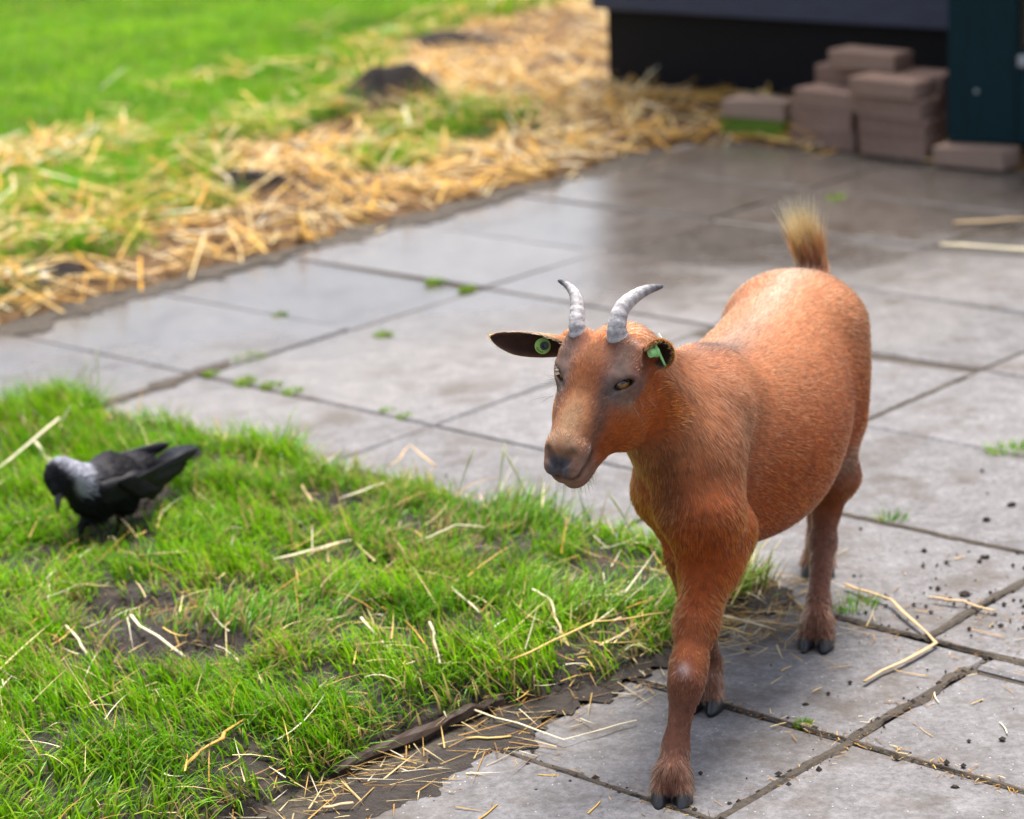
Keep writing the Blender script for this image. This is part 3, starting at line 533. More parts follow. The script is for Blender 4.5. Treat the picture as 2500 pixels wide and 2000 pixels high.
for k in range(4): brick(-3.20, -5.43, Z0 + k * T_, ORD[k] + ' brick from the ground in the column behind the green door')
for k in range(3): brick(-3.62, -5.425, Z0 + k * T_, ORD[k] + ' brick from the ground in the row behind the middle column')
for k in range(4): brick(-3.40, -5.40, Z0 + k * T_, ORD[k] + ' brick from the ground in the row behind the tallest column')
brick(-3.605, -5.40, Z0 + 3 * T_, 'brick bridging the middle and tallest columns of the pile', .02)
brick(-3.53, -5.37, Z0 + 4 * T_, 'single brick on the very top of the pile', .05)
brick(-3.15, -5.27, Z0 - .004, 'low brick lying under the edge of the green door', .04)

# ---------------------------------------------------------------- shed
SH0 = UV(-4.78, -5.80, 0); shed = setp(empty('shed', SH0, PAV_ROT), 'black and slate blue boarded shed with a low dark plinth', 'shed')
def shed_box(name, x0, x1, y0, y1, z0, z1, mat, parent=None, ch=.004):
    Vb, F = box(x1 - x0, y1 - y0, z1 - z0, ch); me = raw_mesh(name, Vb, [F], M[mat]); o = bpy.data.objects.new(name, me); link(o, parent or shed)
    o.location = ((x0 + x1) / 2, (y0 + y1) / 2, z0); return o
LEN = 3.4
shed_box('plinth_board', 0, LEN, 0, .05, -.03, .285, 'plinth'); shed_box('plinth_board', 0, .05, .052, 2.4, -.03, .285, 'plinth')
for k in range(11):
    z = .262 + k * .17; o = shed_box('weather_board', -.030, LEN, -.040, -.012, z, z + .185, 'clad'); o.rotation_euler = (math.radians(-2.5), 0, 0)
    o = shed_box('weather_board', -.040, -.012, -.008, 2.4, z, z + .185, 'clad')
shed_box('wall_panel', .003, LEN, .012, .045, .287, 2.15, 'plinth'); shed_box('wall_panel', .003, .045, .055, 2.4, .287, 2.15, 'plinth'); shed_box('roof', -.15, LEN + .1, -.18, 2.55, 2.152, 2.23, 'plinth')
da = math.radians(-28); D0 = np.array([1.139, 6.076, .061]); door = setp(empty('door', D0, da), 'dark green framed door leaf standing propped on a low brick', 'door')
def door_box(name, x0, x1, y0, y1, z0, z1, mat): return shed_box(name, x0, x1, y0, y1, z0 - 0, z1, mat, door, .003)
door_box('stile', 0, .176, 0, .045, 0, 2.0, 'green'); door_box('stile', .80, .95, 0, .045, 0, 2.0, 'green'); door_box('bottom_rail', .178, .798, .002, .043, 0, .235, 'green'); door_box('top_rail', .178, .798, .002, .043, 1.85, 2.0, 'green'); door_box('panel', .176, .80, .016, .030, .233, 1.852, 'void')
door_box('foot', .82, .92, .005, .04, -.075, .001, 'green'); door_box('latch', .182, .215, -.012, .001, .195, .225, 'steel')
for zz in (.13, .52): 
    Vp, Qp, Tp = sphere((0, 0, 0), .006, 8, 6); o = bpy.data.objects.new('bolt', raw_mesh('bolt', Vp, [Qp, Tp], M['steel'])); link(o, door); o.location = (.075, -.001, zz)
# ---- SDF toolkit -------------------------------------------------------
class Field:
    def __init__(s, lo, hi, h):
        s.h=h; s.lo=np.array(lo,float); s.n=np.ceil((np.array(hi)-s.lo)/h).astype(int)+1
        s.V=np.full(s.n,0.08,np.float32)
    def win(s, lo, hi, pad):
        a=np.maximum(0,np.floor((np.array(lo)-pad-s.lo)/s.h).astype(int)); b=np.minimum(s.n,np.ceil((np.array(hi)+pad-s.lo)/s.h).astype(int)+1)
        if np.any(b<=a): return None,None
        g=[(s.lo[i]+s.h*np.arange(a[i],b[i])).astype(np.float32) for i in range(3)]
        return tuple(slice(a[i],b[i]) for i in range(3)),(g[0][:,None,None],g[1][None,:,None],g[2][None,None,:])
    def smin(s, sl, d, k):
        V=s.V[sl]; h=np.clip(.5+.5*(V-d)/k,0,1); s.V[sl]=V*(1-h)+d*h-k*h*(1-h)
    def smax(s, sl, d, k):          # carve: d is the cutter's distance
        V=s.V[sl]; d=-d; h=np.clip(.5-.5*(V-d)/k,0,1); s.V[sl]=V*(1-h)+d*h+k*h*(1-h)
def rc_dist(X,a,b,ra,rb):
    x,y,z=X; a=np.asarray(a,float); b=np.asarray(b,float); v=b-a; L=max(v@v,1e-12)
    px,py,pz=x-a[0],y-a[1],z-a[2]
    t=np.clip((px*v[0]+py*v[1]+pz*v[2])/L,0,1)
    return np.sqrt((px-t*v[0])**2+(py-t*v[1])**2+(pz-t*v[2])**2)-(ra+t*(rb-ra))
def cone(Fd,a,b,ra,rb,k=.012,carve=False):
    a=np.asarray(a,float); b=np.asarray(b,float); r=max(ra,rb)
    sl,X=Fd.win(np.minimum(a,b)-r,np.maximum(a,b)+r,3*k+.012)
    if sl is None: return
    d=rc_dist(X,a,b,ra,rb).astype(np.float32)
    (Fd.smax if carve else Fd.smin)(sl,d,k)
def ell(Fd,c,M,rad,k=.012,carve=False):
    """ellipsoid with axes = rows of M"""
    c=np.asarray(c,float); M=np.asarray(M,float); R=max(rad)
    sl,X=Fd.win(c-R,c+R,3*k+.012)
    if sl is None: return
    q=[ (X[0]-c[0])*M[i][0]+(X[1]-c[1])*M[i][1]+(X[2]-c[2])*M[i][2] for i in range(3)]
    k0=np.sqrt(sum((q[i]/rad[i])**2 for i in range(3))); k1=np.sqrt(sum((q[i]/rad[i]**2)**2 for i in range(3)))+1e-9
    d=(k0*(k0-1)/k1).astype(np.float32)
    (Fd.smax if carve else Fd.smin)(sl,d,k)
def chain(Fd,pts,rad,k=.012):
    for i in range(len(pts)-1): cone(Fd,pts[i],pts[i+1],rad[i],rad[i+1],k)
def spl(x,xs,ys):
    """smooth (Catmull-Rom/Hermite) interpolation"""
    xs=np.asarray(xs,float); ys=np.asarray(ys,float); x=np.clip(x,xs[0],xs[-1])
    m=np.gradient(ys,xs); i=np.clip(np.searchsorted(xs,x)-1,0,len(xs)-2)
    h=xs[i+1]-xs[i]; t=(x-xs[i])/h
    return ys[i]*(2*t**3-3*t**2+1)+h*m[i]*(t**3-2*t**2+t)+ys[i+1]*(-2*t**3+3*t**2)+h*m[i+1]*(t**3-t**2)
def nets(Fd):
    V=Fd.V; ins=V<0; nx,ny,nz=V.shape
    c=np.zeros((nx-1,ny-1,nz-1),np.uint8)
    for dx in (0,1):
        for dy in (0,1):
            for dz in (0,1): c+=ins[dx:nx-1+dx,dy:ny-1+dy,dz:nz-1+dz]
    I=np.argwhere((c>0)&(c<8)); idx=np.full(c.shape,-1,np.int32); idx[tuple(I.T)]=np.arange(len(I))
    acc=np.zeros((len(I),3)); cnt=np.zeros(len(I))
    cor=[(a,b,d) for a in (0,1) for b in (0,1) for d in (0,1)]
    val={o:V[I[:,0]+o[0],I[:,1]+o[1],I[:,2]+o[2]] for o in cor}
    for o in cor:
        for ax in range(3):
            if o[ax]: continue
            p=list(o); p[ax]=1; p=tuple(p); v0,v1=val[o],val[p]; m=(v0<0)!=(v1<0)
            t=np.where(m,v0/(v0-v1+1e-20),0)
            for j in range(3): acc[m,j]+=(o[j]+(t[m] if j==ax else 0))
            cnt[m]+=1
    P=Fd.lo+(I+acc/cnt[:,None])*Fd.h
    Q=[]
    for ax in range(3):
        s0=[slice(None)]*3; s1=[slice(None)]*3; s0[ax]=slice(0,-1); s1[ax]=slice(1,None)
        A=ins[tuple(s0)]; B=ins[tuple(s1)]; E=np.argwhere(A!=B); b,d=(ax+1)%3,(ax+2)%3
        E=E[(E[:,b]>0)&(E[:,d]>0)&(E[:,b]<V.shape[b]-1)&(E[:,d]<V.shape[d]-1)]
        fl=A[tuple(E.T)]
        def cell(ob,od):
            e=E.copy(); e[:,b]-=ob; e[:,d]-=od; return idx[tuple(e.T)]
        q=np.stack([cell(1,1),cell(0,1),cell(0,0),cell(1,0)],1); q[~fl]=q[~fl][:,::-1]; Q.append(q)
    Q=np.concatenate(Q)
    return P,Q[(Q>=0).all(1)]
def vnormals(P,Q):
    n=np.cross(P[Q[:,2]]-P[Q[:,0]],P[Q[:,3]]-P[Q[:,1]]); N=np.zeros_like(P)
    for j in range(4): np.add.at(N,Q[:,j],n)
    return N/(np.linalg.norm(N,axis=1,keepdims=True)+1e-12)
def relax(P,Q,it=2,w=.5):
    e=np.concatenate([Q[:,[0,1]],Q[:,[1,2]],Q[:,[2,3]],Q[:,[3,0]]])
    for s in range(it):
        A=np.zeros_like(P); c=np.zeros(len(P))
        for j in range(3): A[:,j]=np.bincount(e[:,0],P[e[:,1],j],len(P))+np.bincount(e[:,1],P[e[:,0],j],len(P))
        c=np.bincount(e[:,0],minlength=len(P))+np.bincount(e[:,1],minlength=len(P))
        P=P+w*(A/c[:,None]-P)
    return P
# ---- the goat ----------------------------------------------------------
GO=np.array([.218,2.735,0.]); GF=np.array([-.4067,-.9135,0.]); GL=np.array([.9135,-.4067,0.]); GU=np.array([0,0,1.])
def G(f,l,z): return GO+f*GF+l*GL+z*GU
def hframe(origin,pitch,yaw,roll):
    cp,sp=np.cos(pitch),np.sin(pitch)
    h=np.array([-np.sin(yaw)*cp,-np.cos(yaw)*cp,-sp]); s=np.array([np.cos(yaw),-np.sin(yaw),0.]); n=np.cross(h,s)
    c,q=np.cos(roll),np.sin(roll); s2=c*s+q*n; n2=-q*s+c*n
    return np.asarray(origin,float),h,s2,n2
HS=1.05
HD=hframe((.1055,2.597,.504),np.radians(39),np.radians(34),np.radians(-4))
def Hp(a,s,n):
    if a>.04: a=.04+(a-.04)*.925
    return HD[0]+HS*(a*HD[1]+s*HD[2]+n*HD[3])
HM=(HD[1],HD[2],HD[3])
LEG={}
def torso(Fd):
    f =[-.50,-.49,-.455,-.40,-.33,-.25,-.17,-.08, .0,  .055, .085, .108,.122]
    zt=[.365,.400,.432, .450,.446,.433,.428,.431,.435,.415,.370,.330,.305]
    zb=[.355,.315,.275, .238,.205,.178,.168,.180,.210,.245,.268,.278,.29]
    w =[.006,.038,.064, .082,.100,.113,.116,.100,.074,.054,.042,.030,.008]
    sl,X=Fd.win(Fd.lo,Fd.lo+Fd.h*(Fd.n-1),0)
    px=X[0]-GO[0]; py=X[1]-GO[1]; z=X[2]
    F_=(px*GF[0]+py*GF[1]); L_=(px*GL[0]+py*GL[1])
    T=spl(F_,f,zt); B=spl(F_,f,zb); W_=spl(F_,f,w)
    zc=B+(T-B)*.45; ht=T-zc; hb=zc-B
    dz=z-zc; hh=np.where(dz>0,ht,hb)
    # narrower towards the spine: roof-shaped back
    u=np.clip(dz/hh,-1.3,1.3); We=W_*(1-.13*np.clip(u,0,1.3))
    r=(np.abs(L_/We)**2.2+np.abs(dz/hh)**2.2)**(1/2.2)
    d=(r-1)*np.minimum(We,hh)*.9
    over=np.maximum(F_-f[-1],f[0]-F_); d=np.where(over>0,np.maximum(d,over),d)
    Fd.smin(sl,d.astype(np.float32),.01)
def leg(Fd,pts,rad,k=.014):
    chain(Fd,pts,rad,k)
def hoof_axes(toe):
    t=np.array([toe[0],toe[1],0.]); t/=np.linalg.norm(t); return t,np.array([-t[1],t[0],0.])
def build_field(h=.0025):
    Fd=Field((-.03,2.33,-.004),(.52,3.36,.60),h)
    torso(Fd)
    # shoulder, haunch masses
    for sd in (1,-1):
        b=0 if sd>0 else -.055; m=1 if sd>0 else .55; r=1 if sd>0 else .85
        chain(Fd,[G(.03+b,sd*.034*m,.385),G(.108+b,sd*.040*m,.290)],[.040*r,.036*r],.03)      # scapula to shoulder point
        chain(Fd,[G(.108+b,sd*.040*m,.290),G(.062+b,sd*.046*m,.245)],[.035*r,.034*r],.03)    # humerus
        chain(Fd,[G(-.40,sd*.038,.375),G(-.37,sd*.052,.262)],[.058,.050],.04)        # thigh
    # neck
    chain(Fd,[G(-.02,0,.385),G(.06,0,.388),Hp(-.012,0,-.055)],[.055,.054,.045],.035)
    chain(Fd,[G(.070,.022,.315),G(.085,.018,.35),Hp(.003,0,-.076)],[.042,.046,.036],.035)
    # brisket
    cone(Fd,G(.060,.012,.285),G(-.02,0,.240),.030,.032,.03)
    LEG['LF']=[G(.058,.047,.250),G(.096,.045,.222),np.array([.198,2.572,.172]),np.array([.185,2.533,.134]),np.array([.180,2.520,.116]),np.array([.166,2.500,.056]),np.array([.160,2.480,.034])]
    chain(Fd,[G(.104,.042,.280),G(.102,.045,.222)],[.036,.032],.035)
    leg(Fd,LEG['LF'],[.041,.0315,.0235,.0185,.0165,.0118,.0165],.016)
    ell(Fd,np.array([.182,2.516,.124]),np.eye(3),(.0165,.0150,.019),.008)      # knee cap
    LEG['RF']=[G(.01,-.016,.25),G(.022,-.010,.20),G(.032,.006,.128),G(.030,.010,.112),np.array([.228,2.750,.05]),np.array([.221,2.735,.034])]
    leg(Fd,LEG['RF'],[.030,.024,.0175,.0165,.0118,.0165])
    LEG['LH']=[G(-.34,.058,.235),G(-.365,.064,.185),np.array([.412,3.050,.135]),np.array([.403,3.02,.10]),np.array([.386,2.940,.05]),np.array([.381,2.915,.033])]
    leg(Fd,LEG['LH'],[.042,.030,.0175,.0165,.0125,.0165])
    LEG['RH']=[G(-.39,-.035,.26),G(-.43,-.02,.19),np.array([.424,3.245,.135]),np.array([.420,3.232,.115]),np.array([.418,3.185,.05]),np.array([.418,3.175,.033])]
    leg(Fd,LEG['RH'],[.044,.029,.0175,.0165,.0125,.0165])
    # pasterns and cloven toes (hoof horn is a part of its own)
    for key,toe in TOES:
        p=LEG[key][-1]; t,s=hoof_axes(toe)
        for e in (1,-1):
            c=np.array([p[0],p[1],0.])+t*.012+s*e*.0105
            cone(Fd,p+s*e*.006,c+np.array([0,0,.017]),.0125,.0115,.006)
        cone(Fd,p-t*.010+np.array([0,0,.004]),p-t*.014,.012,.010,.008)          # dewclaw heel
    # tail
    chain(Fd,[G(-.472,0,.398),G(-.486,0,.430),G(-.478,-.004,.455),G(-.470,-.008,.472)],[.026,.016,.011,.006],.02)
    head(Fd)
    return Fd
TOES=(('LF',(-.20,-1)),('RF',(-.35,-1)),('LH',(-.30,-1)),('RH',(-.3,-1)))
EYE=(.0385,.0300,-.0195); EYR=.0122
MOUTH=[(.160,0,-.042),(.155,.0125,-.042),(.1475,.0205,-.041),(.1357,.0245,-.040),(.1240,.0270,-.034)]
NOSTRIL=[(.1535,.0035,-.026),(.148,.0098,-.020),(.1404,.0160,-.016)]
def eye_frame(sd):
    c=Hp(EYE[0],sd*EYE[1],EYE[2]); d=np.array([.20,sd*.72,.66]); d/=np.linalg.norm(d); E_=d[0]*HD[1]+d[1]*HD[2]+d[2]*HD[3]
    T_=HD[1]-(HD[1]@E_)*E_; T_/=np.linalg.norm(T_); V_=np.cross(E_,T_)
    if V_@HD[3]<0: V_=-V_
    T_,V_=.80*T_+.60*V_,.80*V_-.60*T_
    return c,E_,T_,V_
def head(Fd):
    ell(Fd,Hp(.022,0,-.032),HM,(.050,.052,.044),.012)              # cranium
    cone(Fd,Hp(.040,0,-.038),Hp(.120,0,-.033),.043,.0265,.016)     # nose bridge
    cone(Fd,Hp(.030,0,-.068),Hp(.128,0,-.056),.040,.0205,.016)     # lower face and jaw
    ell(Fd,Hp(.066,0,-.046),HM,(.046,.046,.036),.012)
    for sd in (1,-1):
        cone(Fd,Hp(.004,sd*.034,-.010),Hp(.030,sd*.0385,-.016),.0130,.0115,.014)   # brow
        ell(Fd,Hp(.045,sd*.030,-.070),HM,(.042,.020,.034),.016)                  # cheek
        cone(Fd,Hp(.132,sd*.009,-.030),Hp(.147,sd*.009,-.036),.0160,.0135,.008)  # nostril pad
        cone(Fd,Hp(.108,sd*.012,-.052),Hp(.145,sd*.007,-.052),.0170,.0122,.008)   # upper lip
        sh=.0185 if sd>0 else .0285; cone(Fd,Hp(.014,sd*sh,-.010),Hp(.003,sd*sh,-.002),.0165,.0140,.010)      # horn base boss
        cone(Fd,Hp(.000,sd*.040,-.028),Hp(-.008,sd*.052,-.026),.018,.013,.010)   # ear base
    ell(Fd,Hp(.132,0,-.068),HM,(.021,.0175,.0115),.006)            # chin
    # carve mouth line, nostrils, eye sockets
    for sd in (1,-1):
        pts=[Hp(q[0],sd*q[1],q[2]) for q in MOUTH]
        for i in range(len(pts)-1): cone(Fd,pts[i],pts[i+1],.0032,.0032,.002,True)
        pts=[Hp(q[0],sd*q[1],q[2]) for q in NOSTRIL]
        cone(Fd,pts[0],pts[1],.0034,.0052,.002,True); cone(Fd,pts[1],pts[2],.0052,.0040,.002,True)
        c,E_,T_,V_=eye_frame(sd)
        cone(Fd,c,c+E_*.001,EYR+.0030,EYR+.0030,.008)                                   # lids
        ell(Fd,c+E_*.0125-V_*.0010,(T_,E_,V_),(.0115,.0105,.0047),.0025,True)                    # almond opening
        cone(Fd,c+E_*.0115+T_*.0095-V_*.0012,c+E_*.0070+T_*.024-V_*.005,.0022,.0008,.005,True)   # tear line
        cone(Fd,c+E_*.0085+V_*.0098-T_*.009,c+E_*.0085+V_*.0098+T_*.007,.0045,.0045,.005)       # upper lid fold
    cone(Fd,Hp(.1575,0,-.029),Hp(.1605,0,-.040),.0020,.0020,.003,True)
# ---------------------------------------------------------------- goat: coat colours, hair, horns, ears, hooves
Fd = build_field(.0024); GP, GQ = nets(Fd); GP = relax(GP, GQ, 2, .5); GN = vnormals(GP, GQ); del Fd
goat = setp(empty('goat', GO), 'chestnut brown pygmy goat with short grey horns and green ear tags walking over the slabs', 'goat')
def gcoord(P):
    q = P - GO; return q @ GF, q @ GL, P[:, 2]
def hcoord(P):
    q = (P - HD[0]) / HS; a = q @ HD[1]; a = np.where(a > .04, .04 + (a - .04) / .925, a); return a, q @ HD[2], q @ HD[3]
def lerpc(c, col, w): return c + (np.array(col) - c) * np.clip(w, 0, 1)[:, None]
def gauss(*t): return np.exp(-sum(x * x for x in t))
def head_w(P):
    a, s, n = hcoord(P); return sstep(-.028, .004, a + .25 * (n + .03)) * (np.abs(s) < .075) * (n < .05) * (n > -.125) * sstep(-.125, -.085, n)
STRIPE = [(.055, .029, -.010), (.066, .025, -.008), (.083, .0265, -.0145), (.114, .027, -.026), (.126, .0285, -.032)]
def pdist(a, s, n, pts):
    q = np.stack([a, np.abs(s), n], 1); best = np.full(len(q), 9.)
    for p0, p1 in zip(pts[:-1], pts[1:]):
        p0 = np.array(p0); v = np.array(p1) - p0; t = np.clip((q - p0) @ v / (v @ v), 0, 1); best = np.minimum(best, np.linalg.norm(q - p0 - t[:, None] * v, axis=1))
    return best
def coat_col(P, N):
    f, l, z = gcoord(P); a, s, n = hcoord(P); hw = head_w(P)
    nz = fbm(f * 30 + 50, (l + z) * 30 + 50, 81); nb = fbm(f * 9 + 50, (l * 1.3 + z) * 9 + 50, 82)
    c = np.tile(np.array([.390, .068, .004]), (len(P), 1))
    c = lerpc(c, (.52, .190, .075), sstep(.27, .42, z + .03 * (nb - .5)) * .95)                      # sheen of the top-lit upper coat painted in as a paler tone
    c = lerpc(c, (.44, .26, .165), gauss(l / .026) * sstep(.37, .41, z) * (f < -.05) * .8)           # greyish line down the spine
    c = lerpc(c, (.56, .40, .27), gauss(l / .012, (f + .36) / .08) * sstep(.41, .43, z) * .6)
    c = lerpc(c, (.10, .060, .055), gauss((f + .055) / .075, (l - .010) / .024) * sstep(.37, .41, z) * .95)  # dark withers patch
    c = lerpc(c, (.13, .034, .008), sstep(.015, .07, f) * gauss((l - .014) / .020) * sstep(.25, .30, z) * .6)    # darker throat line
    c = lerpc(c, (.42, .150, .065), gauss((f - .045) / .06, (l - .05) / .035) * sstep(.20, .34, z) * .7)  # pale shoulder
    c = lerpc(c, (.25, .068, .018), (1 - sstep(.17, .225, z + .012 * (nb - .5))) * .75)               # brown legs
    c = lerpc(c, (.28, .160, .11), gauss((f + .32) / .06, (z - .215) / .03) * (np.abs(l) > .05) * .8)  # pale flank fold
    c = lerpc(c, (.40, .095, .010), sstep(-.44, -.49, f) * .7)
    c = lerpc(c, (.190, .085, .055), (1 - sstep(.10, .16, z)) * .75)
    # face
    h = np.tile(np.array([.42, .080, .006]), (len(P), 1))
    h = lerpc(h, (.44, .25, .125), gauss(s / .021, (a - .105) / .045) * sstep(-.045, -.02, n))          # tan bridge
    h = lerpc(h, (.19, .065, .018), gauss(s / .024, (a - .025) / .040) * sstep(-.03, -.005, n) * .85)   # brown forehead
    h = lerpc(h, (.20, .125, .095), gauss((np.abs(s) - .033) / .019, (a - .018) / .036) * sstep(-.045, -.02, n) * .95)  # grey brows
    h = lerpc(h, (.19, .125, .10), gauss((np.abs(s) - .030) / .013, (a - .060) / .018, (n + .012) / .016) * .75)
    h = lerpc(h, (.075, .045, .036), np.exp(-(pdist(a, s, n, STRIPE) / .0105) ** 2) * (.25 + .75 * nz))                # dark stripe from eye to mouth
    e = eye_frame(1)[0]; e2_ = eye_frame(-1)[0]; ed = np.minimum(np.linalg.norm(P - e, axis=1), np.linalg.norm(P - e2_, axis=1))
    h = lerpc(h, (.22, .17, .15), gauss((ed - .020) / .007) * (n > -.035) * .6); h = lerpc(h, (.030, .024, .024), sstep(.0165, .0145, ed) * .95)
    h = lerpc(h, (.46, .30, .16), gauss((a - .056) / .010, (np.abs(s) - .044) / .009, (n + .030) / .014) * .35)
    h = lerpc(h, (.40, .27, .18), gauss((np.abs(s) - .012) / .014, (a - .132) / .014) * sstep(-.04, -.02, n) * .6)
    h = lerpc(h, (.34, .215, .155), sstep(.112, .140, a) * sstep(-.014, -.028, n) * .8)
    h = lerpc(h, (.125, .112, .122), sstep(.017, .010, np.abs(s)) * sstep(.1415, .1475, a) * sstep(-.012, -.016, n) * sstep(-.042, -.034, n) * .97)   # nose pad
    h = lerpc(h, (.018, .012, .012), np.exp(-(np.minimum(pdist(a, s, n, MOUTH), pdist(a, s, n, NOSTRIL)) / .0040) ** 2) * .97)
    c = c * (1 - hw[:, None]) + h * hw[:, None]
    c = lerpc(c, (.16, .045, .012), gauss((z - .452) / .012) * (f < -.44) * .7); c = lerpc(c, (.62, .36, .13), sstep(.456, .470, z) * (f < -.42) * (.35 + 1.0 * nz))   # tail tip cream
    k = LEG['LF'][3]; kd = np.linalg.norm((P - (k + np.array([-.006, -.016, .004]))) / np.array([.006, .010, .007]), axis=1); c = lerpc(c, (.45, .42, .42), np.exp(-kd ** 2) * 1.3)
    return c * (.82 + .36 * nz)[:, None]
body_c = coat_col(GP, GN)
body = mesh_ob('body', GP, [GQ], M['skin'], goat, {'vcol': body_c * 1.0}, True, origin=GO)

def flow(P, N):
    f, l, z = gcoord(P); a, s, n = hcoord(P); hw = head_w(P)[:, None]; up = np.array([0, 0, 1.0])
    wz = sstep(.10, .24, z)[:, None]
    neck = sstep(.02, .08, f)[:, None]
    d = (-GF * .9 - up * .42) * (1 - neck) + (-GF * .35 - up * .95) * neck
    d = d * wz + (-up * 1.0) * (1 - wz)
    d = d + 0.5 * np.clip(np.abs(l) - .03, 0, 1)[:, None] * -up
    side = np.sign(s)[:, None]; low = sstep(-.03, -.07, n)[:, None]
    hd = -HD[1] * (1 - .25 * low) - HD[3] * .55 * low + HD[2] * side * .25
    d = d * (1 - hw) + hd * hw
    tail = (sstep(.425, .445, z) * (f < -.445))[:, None]; d = d * (1 - tail) + tail * (up * 1.0 + GL * (l + .004)[:, None] * 13 - GL * .20 - GF * (f + .474)[:, None] * 8)
    d = d + .22 * np.stack([fbm(f * 14, z * 14 + l * 9, 91) - .5, fbm(f * 14, z * 14 + l * 9, 92) - .5, fbm(f * 14, z * 14 + l * 9, 93) - .5], 1)
    d = d - (np.sum(d * N, 1) * (1 - .0))[:, None] * N * (1 - .75 * tail)
    return d / (np.linalg.norm(d, axis=1, keepdims=True) + 1e-9)
def hair_len(P):
    f, l, z = gcoord(P); a, s, n = hcoord(P); hw = head_w(P)
    L = .0095 + .0035 * sstep(.12, .3, z); L = L * (1 - .35 * sstep(.20, .12, z)); L = L + .008 * sstep(.07, .035, z); L = np.where(z < .022, .008, L); hl = .0062 + .0015 * (n < -.06) + .004 * gauss(s / .02, (a + .004) / .02); hl = hl * (1 - .72 * sstep(.128, .146, a)); L = L * (1 - hw) + hl * hw
    L = np.where((z > .44) & (f < -.445), .018 + .040 * sstep(.44, .468, z), L)
    L = L * np.where(hw > .5, .25 + .75 * sstep(.003, .007, np.minimum(pdist(a, s, n, MOUTH), pdist(a, s, n, NOSTRIL))), 1)
    e = eye_frame(1)[0]; e2_ = eye_frame(-1)[0]; ed = np.minimum(np.linalg.norm(P - e, axis=1), np.linalg.norm(P - e2_, axis=1)); L = L * (.15 + .85 * sstep(.016, .028, ed))
    return L
def sample(P, Q, N, n, wgt):
    A = P[Q[:, 0]]; B = P[Q[:, 1]]; C = P[Q[:, 2]]; D = P[Q[:, 3]]; ar = .5 * np.linalg.norm(np.cross(C - A, D - B), axis=1) * wgt
    k = rng.choice(len(Q), n, p=ar / ar.sum()); u = rng.random((n, 1)); v = rng.random((n, 1)); bl = lambda X: (X[Q[k, 0]] * (1 - u) + X[Q[k, 1]] * u) * (1 - v) + (X[Q[k, 3]] * (1 - u) + X[Q[k, 2]] * u) * v
    p = bl(P); nn = bl(N); return p, nn / (np.linalg.norm(nn, axis=1, keepdims=True) + 1e-9)
def hair_object(name, S, rad, col, mat, parent, origin, loc=None):
    """S: strands n x k x 3 in world space"""
    n, k, _ = S.shape; hc = bpy.data.hair_curves.new(name); hc.add_curves([k] * n); pos = (S - np.asarray(origin)).astype(np.float32)
    hc.attributes['position'].data.foreach_set('vector', pos.ravel())
    ra = hc.attributes.get('radius') or hc.attributes.new('radius', 'FLOAT', 'POINT'); ra.data.foreach_set('value', np.asarray(rad, np.float32).ravel())
    ca = hc.attributes.new('hcol', 'FLOAT_COLOR', 'CURVE'); c4 = np.ones((n, 4), np.float32); c4[:, :3] = np.clip(col, 0.002, .95); ca.data.foreach_set('color', c4.ravel())
    hc.materials.append(mat); o = bpy.data.objects.new(name, hc); link(o, parent); o.location = np.asarray(origin) - np.array(parent.location) if loc is None else loc
    return o
def grow(P, N, D, L, lift, curl, k=4):
    n = len(P); S = np.zeros((n, k, 3)); p = P - N * .0008; S[:, 0] = p
    for i in range(1, k):
        t = i / (k - 1); g = lift * (1 - t) + .06 * t; d = D + N * g[:, None] + curl * t; d /= np.linalg.norm(d, axis=1, keepdims=True); p = p + d * (L / (k - 1))[:, None]; S[:, i] = p
    return S
fq = GP[GQ[:, 0]]; wq = np.ones(len(GQ)); fz = fq[:, 2]; wq *= (1 + 4.5 * head_w(fq)); wq *= 1 + .6 * sstep(.2, .1, fz); wq *= np.where((fz > .44) & (((fq - GO) @ GF) < -.455), 1.6, 1.0)
nose_a = hcoord(fq)[0]; wq *= np.where((head_w(fq) > .5) & (nose_a > .150), .25, 1); wq *= np.where(fz < .018, 0.0, 1.0)
NS = 240000
p, nn = sample(GP, GQ, GN, NS, wq); D = flow(p, nn); D = D + rng.normal(0, .07, D.shape); L = hair_len(p) * (.65 + .6 * rng.random(NS)); D = D / np.linalg.norm(D, axis=1, keepdims=True)
tl_ = (p[:, 2] > .445) & (((p - GO) @ GF) < -.455); cv_ = rng.normal(0, .20, (40, 3)); ck_ = ((np.arctan2(nn[:, 1], nn[:, 0]) + 3.15) * 5 + (p[:, 2] > .466) * 7).astype(int) % 40; D[tl_] += cv_[ck_[tl_]]
tl2_ = (p[:, 2] > .455) & tl_
S = grow(p, nn, D, L, .12 + .16 * rng.random(NS) + .35 * sstep(.07, .03, p[:, 2]), rng.normal(0, .05, (NS, 3)))
from mathutils import kdtree                                     # strands gather into little locks
NC = 60000; cc_ = rng.choice(NS, NC, replace=False); kd = kdtree.KDTree(NC)
for i_, j_ in enumerate(cc_): kd.insert(p[j_], i_)
kd.balance(); near_ = cc_[np.array([kd.find(q)[1] for q in p])]; g_ = (.12 + .26 * rng.random(NS))[:, None] * (~tl_)[:, None]
for i_ in range(1, 4): S[:, i_] += (S[near_, i_] - S[:, i_]) * g_ * (i_ / 3) ** 1.2 * .9
